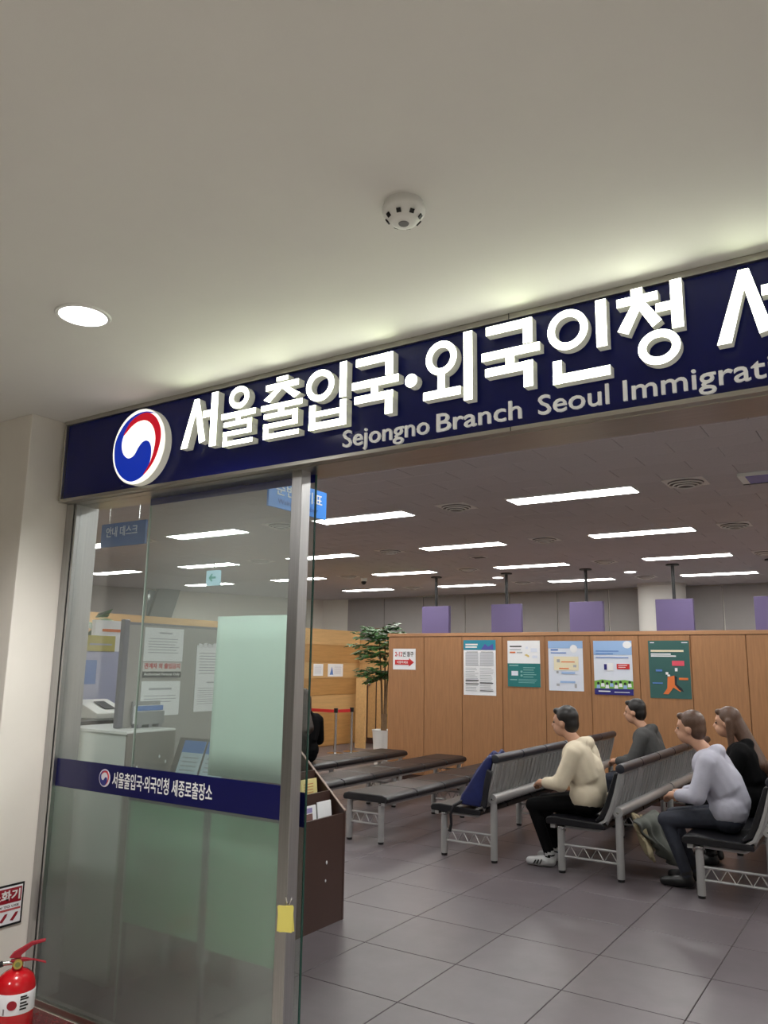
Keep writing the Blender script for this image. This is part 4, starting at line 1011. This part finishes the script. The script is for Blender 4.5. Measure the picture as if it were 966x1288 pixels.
# ================================================================ BROCHURE RACK beside the door
RX, RY0, RY1 = -3.15, 3.55, 4.43
rk = thing('brochure_rack', (-3.35, 4.0, 0), 'dark brown stepped leaflet rack just inside the sliding door', 'rack')
for y in (RY0, RY1-.018):
    MB().prism([(RX, y, .0), (RX, y, .655), (-3.545, y, 1.01), (-3.60, y, 1.01), (-3.60, y, 0)], (0, .018, 0)).build('side_panel', M_BROWN, rk)
MB().prism([(RX+.002, RY1-.019, .657), (-3.545, RY1-.019, 1.012), (-3.545, RY1-.019, 1.016), (RX+.002, RY1-.019, .662)], (0, .020, 0)).build('edge_trim', mat('pale_edge', (150, 128, 116), .5), rk)
yi0, yi1 = RY0+.018, RY1-.018
for x, z in ((RX-.018, .645), (-3.285, .775), (-3.415, .895)):
    MB().box(x, x+.016, yi0, yi1, .0 if x > -3.2 else .45, z).build('pocket_front', M_BROWN, rk)
MB().box(-3.60, -3.58, yi0, yi1, 0, 1.0).build('back_panel', M_BROWN, rk)
MB().box(-3.58, -3.17, yi0, yi1, .43, .45).build('shelf', M_BROWN, rk)
for z, y in ((.36, 4.235), (.28, 4.23)):
    pass
for z, y, r in ((.375, 4.235, .008), (.27, 4.228, .006)):
    MB().sphere((RX+.001, y, z), (.003, r, r*1.5), 8, 6).build('scuff_mark', M_PAPER, rk)
def leaflet(name, label, x, y0, y1, z0, z1, m, tilt=-.05):
    o = thing(name, (x, (y0+y1)/2, z0), label, 'leaflet', 'leaflets in the brown rack')
    MB().prism([(x, y0, z0), (x, y1, z0), (x+tilt, y1, z1), (x+tilt, y0, z1)], (-.006, 0, .0)).build('card', m, o)
    return o, Face((x+.0005, 0, z0), (0, 1, 0), (tilt, 0, z1-z0))
P_CRM = mat('cream_card', (232, 218, 150), .6, var=.03); P_CRM2 = mat('pale_cream_card', (224, 220, 190), .6)
o, f_ = leaflet('photo_leaflet', 'leaflet with a photo and purple heading in the lowest rack pocket', -3.20, 4.03, 4.21, .47, .715, M_PAPER, -.03)
blk(o, f_, 'purple_heading', [(4.09, 4.17, .205, .235)], mat('print_lilac', (150, 140, 190), .6)); blk(o, f_, 'photo', [(4.09, 4.17, .155, .20)], mat('print_photo', (120, 86, 80), .6)); blk(o, f_, 'blue_print', [(4.05, 4.08, .16, .18)], P_NAVY)
leaflet('white_leaflet', 'blank white leaflet in the lowest rack pocket', -3.20, 4.225, 4.37, .47, .725, M_PAPER, -.03)
leaflet('photo_leaflet', 'leaflet half hidden by the post in the lowest rack pocket', -3.20, 3.80, 3.98, .47, .71, M_PAPER, -.03)
o, f_ = leaflet('yellow_leaflet', 'yellow leaflet in the middle rack pocket, nearer the post', -3.33, 4.06, 4.21, .60, .845, P_CRM, -.03); blk(o, f_, 'printed_lines', lines(4.09, 4.19, .15, .23, 4, .3), mat('print_olive', (190, 170, 90), .6))
o, f_ = leaflet('yellow_leaflet', 'yellow leaflet in the middle rack pocket, farther from the post', -3.33, 4.215, 4.38, .60, .85, P_CRM, -.03); blk(o, f_, 'printed_lines', lines(4.24, 4.35, .16, .23, 4, .3), mat('print_tan', (206, 140, 90), .6))
leaflet('cream_leaflet', 'cream leaflet in the top rack pocket', -3.46, 4.16, 4.30, .72, .955, P_CRM2, -.03)

# mint sheet on the inside of the sliding door and mint screen behind the frosted pane
ms = tag(MB().sheet(lambda u, v: (-2.630+.43*u-.012*(1-v)*(1-u), 2.652+.004*math.sin(9*u), 1.105+.70*v), 20, 6, .003).build('mint_sheet', M_MINTSHEET, None, org=(-2.4, 2.652, 1.105), smooth=True), 'pale green paper sheet hung inside the sliding glass door', 'sheet')
sc_ = thing('mint_screen', (-2.9, 2.86, 0), 'low pale green folding screen behind the frosted glass', 'screen')
MB().box(-3.37, -2.835, 2.845, 2.87, .33, 1.0).build('screen_panel', M_MINT, sc_, bevel=.004)
MB().box(-2.80, -2.30, 2.845, 2.87, .31, 1.0).build('screen_panel', M_MINT, sc_, bevel=.004)
MB().box(-2.835, -2.80, 2.835, 2.88, .25, 1.0).build('centre_post', M_GREYF, sc_)
for x in (-3.35, -2.82, -2.32): MB().tube([(x, 2.857, 0), (x, 2.857, .34)], .012, 10).build('leg', M_GREYF, sc_)

# ================================================================ INFORMATION DESK CORNER behind the glass
dk = thing('desk_cabinet', (-3.70, 3.03, 0), 'white and grey reception cabinet behind the fixed glass pane', 'cabinet')
M_DW = mat('desk_white', (212, 218, 214), .4, var=.01); M_DS = mat('desk_grey_side', (128, 122, 116), .5, var=.04, scale=10)
MB().box(-3.98, -3.462, 2.872, 3.195, .0, 1.215).build('body', M_DW, dk)
MB().box(-3.462, -3.452, 2.865, 3.195, .0, 1.222).build('side_panel', M_DS, dk)
MB().box(-3.98, -3.456, 2.862, 3.20, 1.215, 1.232).build('top', mat('desk_top', (224, 226, 224), .35), dk, bevel=.003)
for y, z in ((2.915, 1.06), (2.94, 1.045), (3.09, 1.09), (3.135, 1.06)): MB().sphere((-3.451, y, z), (.002, .006, .009), 8, 6).build('scuff_mark', M_PAPER, dk)
bh = thing('leaflet_holder', (-3.58, 3.13, 1.232), 'clear leaflet holder with blue leaflets on top of the white cabinet', 'leaflet holder')
MB().box(-3.64, -3.63, 3.035, 3.23, 1.250, 1.375).build('back_plate', mat('holder_grey', (150, 150, 150), .3), bh)
MB().box(-3.628, -3.60, 3.04, 3.225, 1.255, 1.352).build('leaflets', M_PAPER, bh)
MB().box(-3.599, -3.597, 3.04, 3.225, 1.325, 1.352).build('blue_heading', P_BLUE, bh)
MB().box(-3.596, -3.590, 3.035, 3.23, 1.250, 1.32).build('front_plate', mat('holder_clear_grey', (140, 142, 144), .2), bh)
for y in (3.055, 3.13, 3.20): MB().box(-3.64, -3.585, y-.012, y+.012, 1.232, 1.252).build('foot', M_GREYF, bh)
# grey office partition
gp = thing('office_partition', (-3.66, 3.4, 0), 'grey office partition with paper notices behind the glass front', 'partition')
MB().box(-3.675, -3.645, 3.235, 4.05, .02, 1.80).build('panel', M_GREYP, gp)
MB().box(-3.675, -3.645, 2.985, 3.235, 1.236, 1.80).build('near_panel', M_GREYP, gp)
MB().box(-3.676, -3.640, 2.945, 2.985, 1.234, 1.828).build('post', M_GREYF, gp, bevel=.006)
MB().box(-3.71, -3.65, 2.985, 4.05, 1.80, 1.815).build('top_rail', M_GREYF, gp)
FG = right(-3.644, 0, 0)
def notice(nm, lab, y0, y1, z0, z1, m=M_PAPER):
    o = thing(nm, (-3.644, (y0+y1)/2, z0), lab, 'notice')
    FG.rect(MB(), y0, y1, z0, z1, 0, .0015).build('sheet', m, o)
    return o
o = notice('text_notice', 'upper white text notice on the grey office partition', 3.095, 3.39, 1.598, 1.79); blk(o, FG, 'text_lines', [(3.20, 3.30, 1.757, 1.766)]+lines(3.125, 3.36, 1.64, 1.735, 6, .28, .2), P_GREY, .0016)
o = notice('staff_only_notice', 'red and black staff only notice on the grey partition', 3.095, 3.385, 1.505, 1.592, mat('notice_white', (214, 210, 208), .6))
text('red_lettering', '관계자 외 출입금지', FG, 3.105, 3.375, 1.556, 1.588, .0016, P_RED, o, bold=.03, thick=.0008)
blk(o, FG, 'black_strip', [(3.095, 3.385, 1.506, 1.540)], P_DARK, .0016)
text('white_lettering', 'Authorized Persons Only', FG, 3.105, 3.375, 1.513, 1.533, .0026, M_WHITE, o, bold=.02, thick=.0008)
o = notice('text_notice', 'lower white text notice on the grey office partition', 3.095, 3.385, 1.29, 1.485); blk(o, FG, 'text_lines', [(3.15, 3.32, 1.435, 1.447)]+lines(3.12, 3.36, 1.36, 1.41, 3, .25, .2), P_GREY, .0016)
o = notice('tall_notice', 'tall white notice with crumpled tape top beside the mint sheet', 3.505, 3.83, 1.30, 1.70); blk(o, FG, 'text_lines', lines(3.53, 3.78, 1.52, 1.66, 8, .28, .3)+[(3.60, 3.70, 1.47, 1.478)]+lines(3.53, 3.78, 1.34, 1.445, 8, .25, .2), P_GREY, .0016)
mb = MB()
for k in range(7): FG.poly(mb, [(3.51+.04*k, 1.69), (3.545+.04*k, 1.685), (3.55+.04*k, 1.705+.01*(k % 2)), (3.52+.04*k, 1.712)], .0016, .004)
mb.build('crumpled_tape', mat('shiny_tape', (235, 235, 240), .1), o)

# slanted leaflet stand with blue leaflets
ls = thing('leaflet_stand', (-3.28, 3.22, 0), 'slanted grey leaflet stand with two blue leaflets behind the navy band', 'leaflet stand')
MB().prism([(-3.50, 3.18, 0), (-3.50, 3.18, 1.10), (-3.12, 3.18, .86), (-3.12, 3.18, 0)] if False else [(-3.42, 3.215, 0), (-2.96, 3.215, 0), (-2.96, 3.215, .98), (-3.42, 3.215, .98)], (0, .03, 0)).build('back_board', M_BROWN, ls)
FL = Face((-3.375, 3.12, .985), (.996, .09, 0), (0, .35, .94))
FL.rect(MB(), -.03, .47, -.04, .215, -.012, 0).build('sloped_board', mat('stand_grey', (110, 102, 98), .5), ls)
for k in range(2):
    o = thing('blue_leaflet', tuple(FL.p(.11+.17*k, 0)), ['blue topped leaflet on the slanted stand, left one', 'blue topped leaflet on the slanted stand, right one'][k], 'leaflet', 'leaflets on the slanted stand')
    a = .015+.165*k
    FL.rect(MB(), a, a+.150, 0, .20, .001, .004).build('sheet', mat('pale_blue_paper', (196, 208, 222), .5), o)
    FL.rect(MB(), a, a+.150, .135, .20, .004, .0048).build('blue_heading', P_BLUE, o)
    blk(o, FL, 'printed_lines', lines(a+.02, a+.13, .03, .12, 4, .3), P_GREY, .0042)

# things behind the office partition
sd2 = thing('staff_desk', (-4.5, 3.5, 0), 'dark topped staff counter behind the white cabinet', 'counter')
MB().box(-4.9, -4.18, 3.06, 3.95, 1.20, 1.235).build('top', M_BLACK, sd2); MB().box(-4.88, -4.20, 3.08, 3.93, 0, 1.20).build('body', M_GREYF, sd2)
pr_ = thing('label_printer', (-4.42, 3.42, 1.235), 'small white machine with grey display on the dark counter', 'printer')
MB().prism([(-4.55, 3.30, 1.235), (-4.28, 3.30, 1.235), (-4.28, 3.30, 1.27), (-4.50, 3.30, 1.345), (-4.55, 3.30, 1.345)], (0, .25, 0)).build('body', M_WHITE, pr_, bevel=.006)
MB().prism([(-4.33, 3.40, 1.291), (-4.45, 3.40, 1.332), (-4.45, 3.40, 1.336), (-4.33, 3.40, 1.295)], (0, .08, 0)).build('display', P_DARK, pr_)
ac = thing('acrylic_screen', (-4.60, 3.35, 1.235), 'tall lilac plastic document screen on the dark counter', 'screen')
MB().box(-4.62, -4.61, 3.12, 3.72, 1.235, 1.66).build('sheet', mat('lilac_plastic', (170, 174, 206), .3), ac)
MB().box(-4.609, -4.607, 3.38, 3.52, 1.44, 1.60).build('blue_print', P_BLUE, ac); MB().box(-4.609, -4.606, 3.32, 3.37, 1.46, 1.56).build('dark_print', P_GREY, ac)
MB().box(-4.64, -4.60, 3.12, 3.72, 1.235, 1.245).build('foot', M_WHITE, ac)
yc = thing('yellow_card', (-4.58, 3.52, 1.66), 'yellow card above the lilac plastic screen', 'card'); MB().box(-4.615, -4.61, 3.42, 3.66, 1.655, 1.765).build('card', mat('mustard_card', (190, 178, 84), .6), yc)
MB().box(-4.607, -4.606, 3.45, 3.63, 1.70, 1.712).build('print_line', P_GREY, yc); MB().box(-4.613, -4.611, 3.53, 3.55, 1.645, 1.66).build('clip', M_BLACK, yc)
wb_ = thing('white_box_file', (-4.8, 3.70, 1.235), 'white board with orange lettering behind the yellow card', 'board'); MB().box(-4.80, -4.76, 3.60, 3.95, 1.235, 1.88).build('board', M_PAPER, wb_); MB().box(-4.759, -4.757, 3.66, 3.88, 1.80, 1.82).build('orange_line', P_ORANGE, wb_)
lp = thing('desk_plant', (-5.2, 3.88, 0), 'green leafy plant seen at the left edge behind the glass', 'plant')
MB().lathe([(.12, 0), (.16, .5), (.15, .5)], (-5.2, 3.88, 0), 20).build('pot', M_WHITE, lp); MB().tube([(-5.2, 3.88, .45), (-5.18, 3.87, 1.3), (-5.2, 3.88, 1.80)], [.02, .016, .008], 8).build('stem', M_TR, lp)
lf = MB(); rnd = random.Random(11)
for k in range(46):
    an = rnd.random()*6.28; z = 1.60+.33*rnd.random(); leaf((-5.2+.07*math.cos(an), 3.88+.07*math.sin(an), z), (math.cos(an), math.sin(an), rnd.uniform(-.5, .4)), .16+.06*rnd.random(), .05)
o = lf.build('leaves', M_LEAF, lp); o['kind'] = 'stuff'
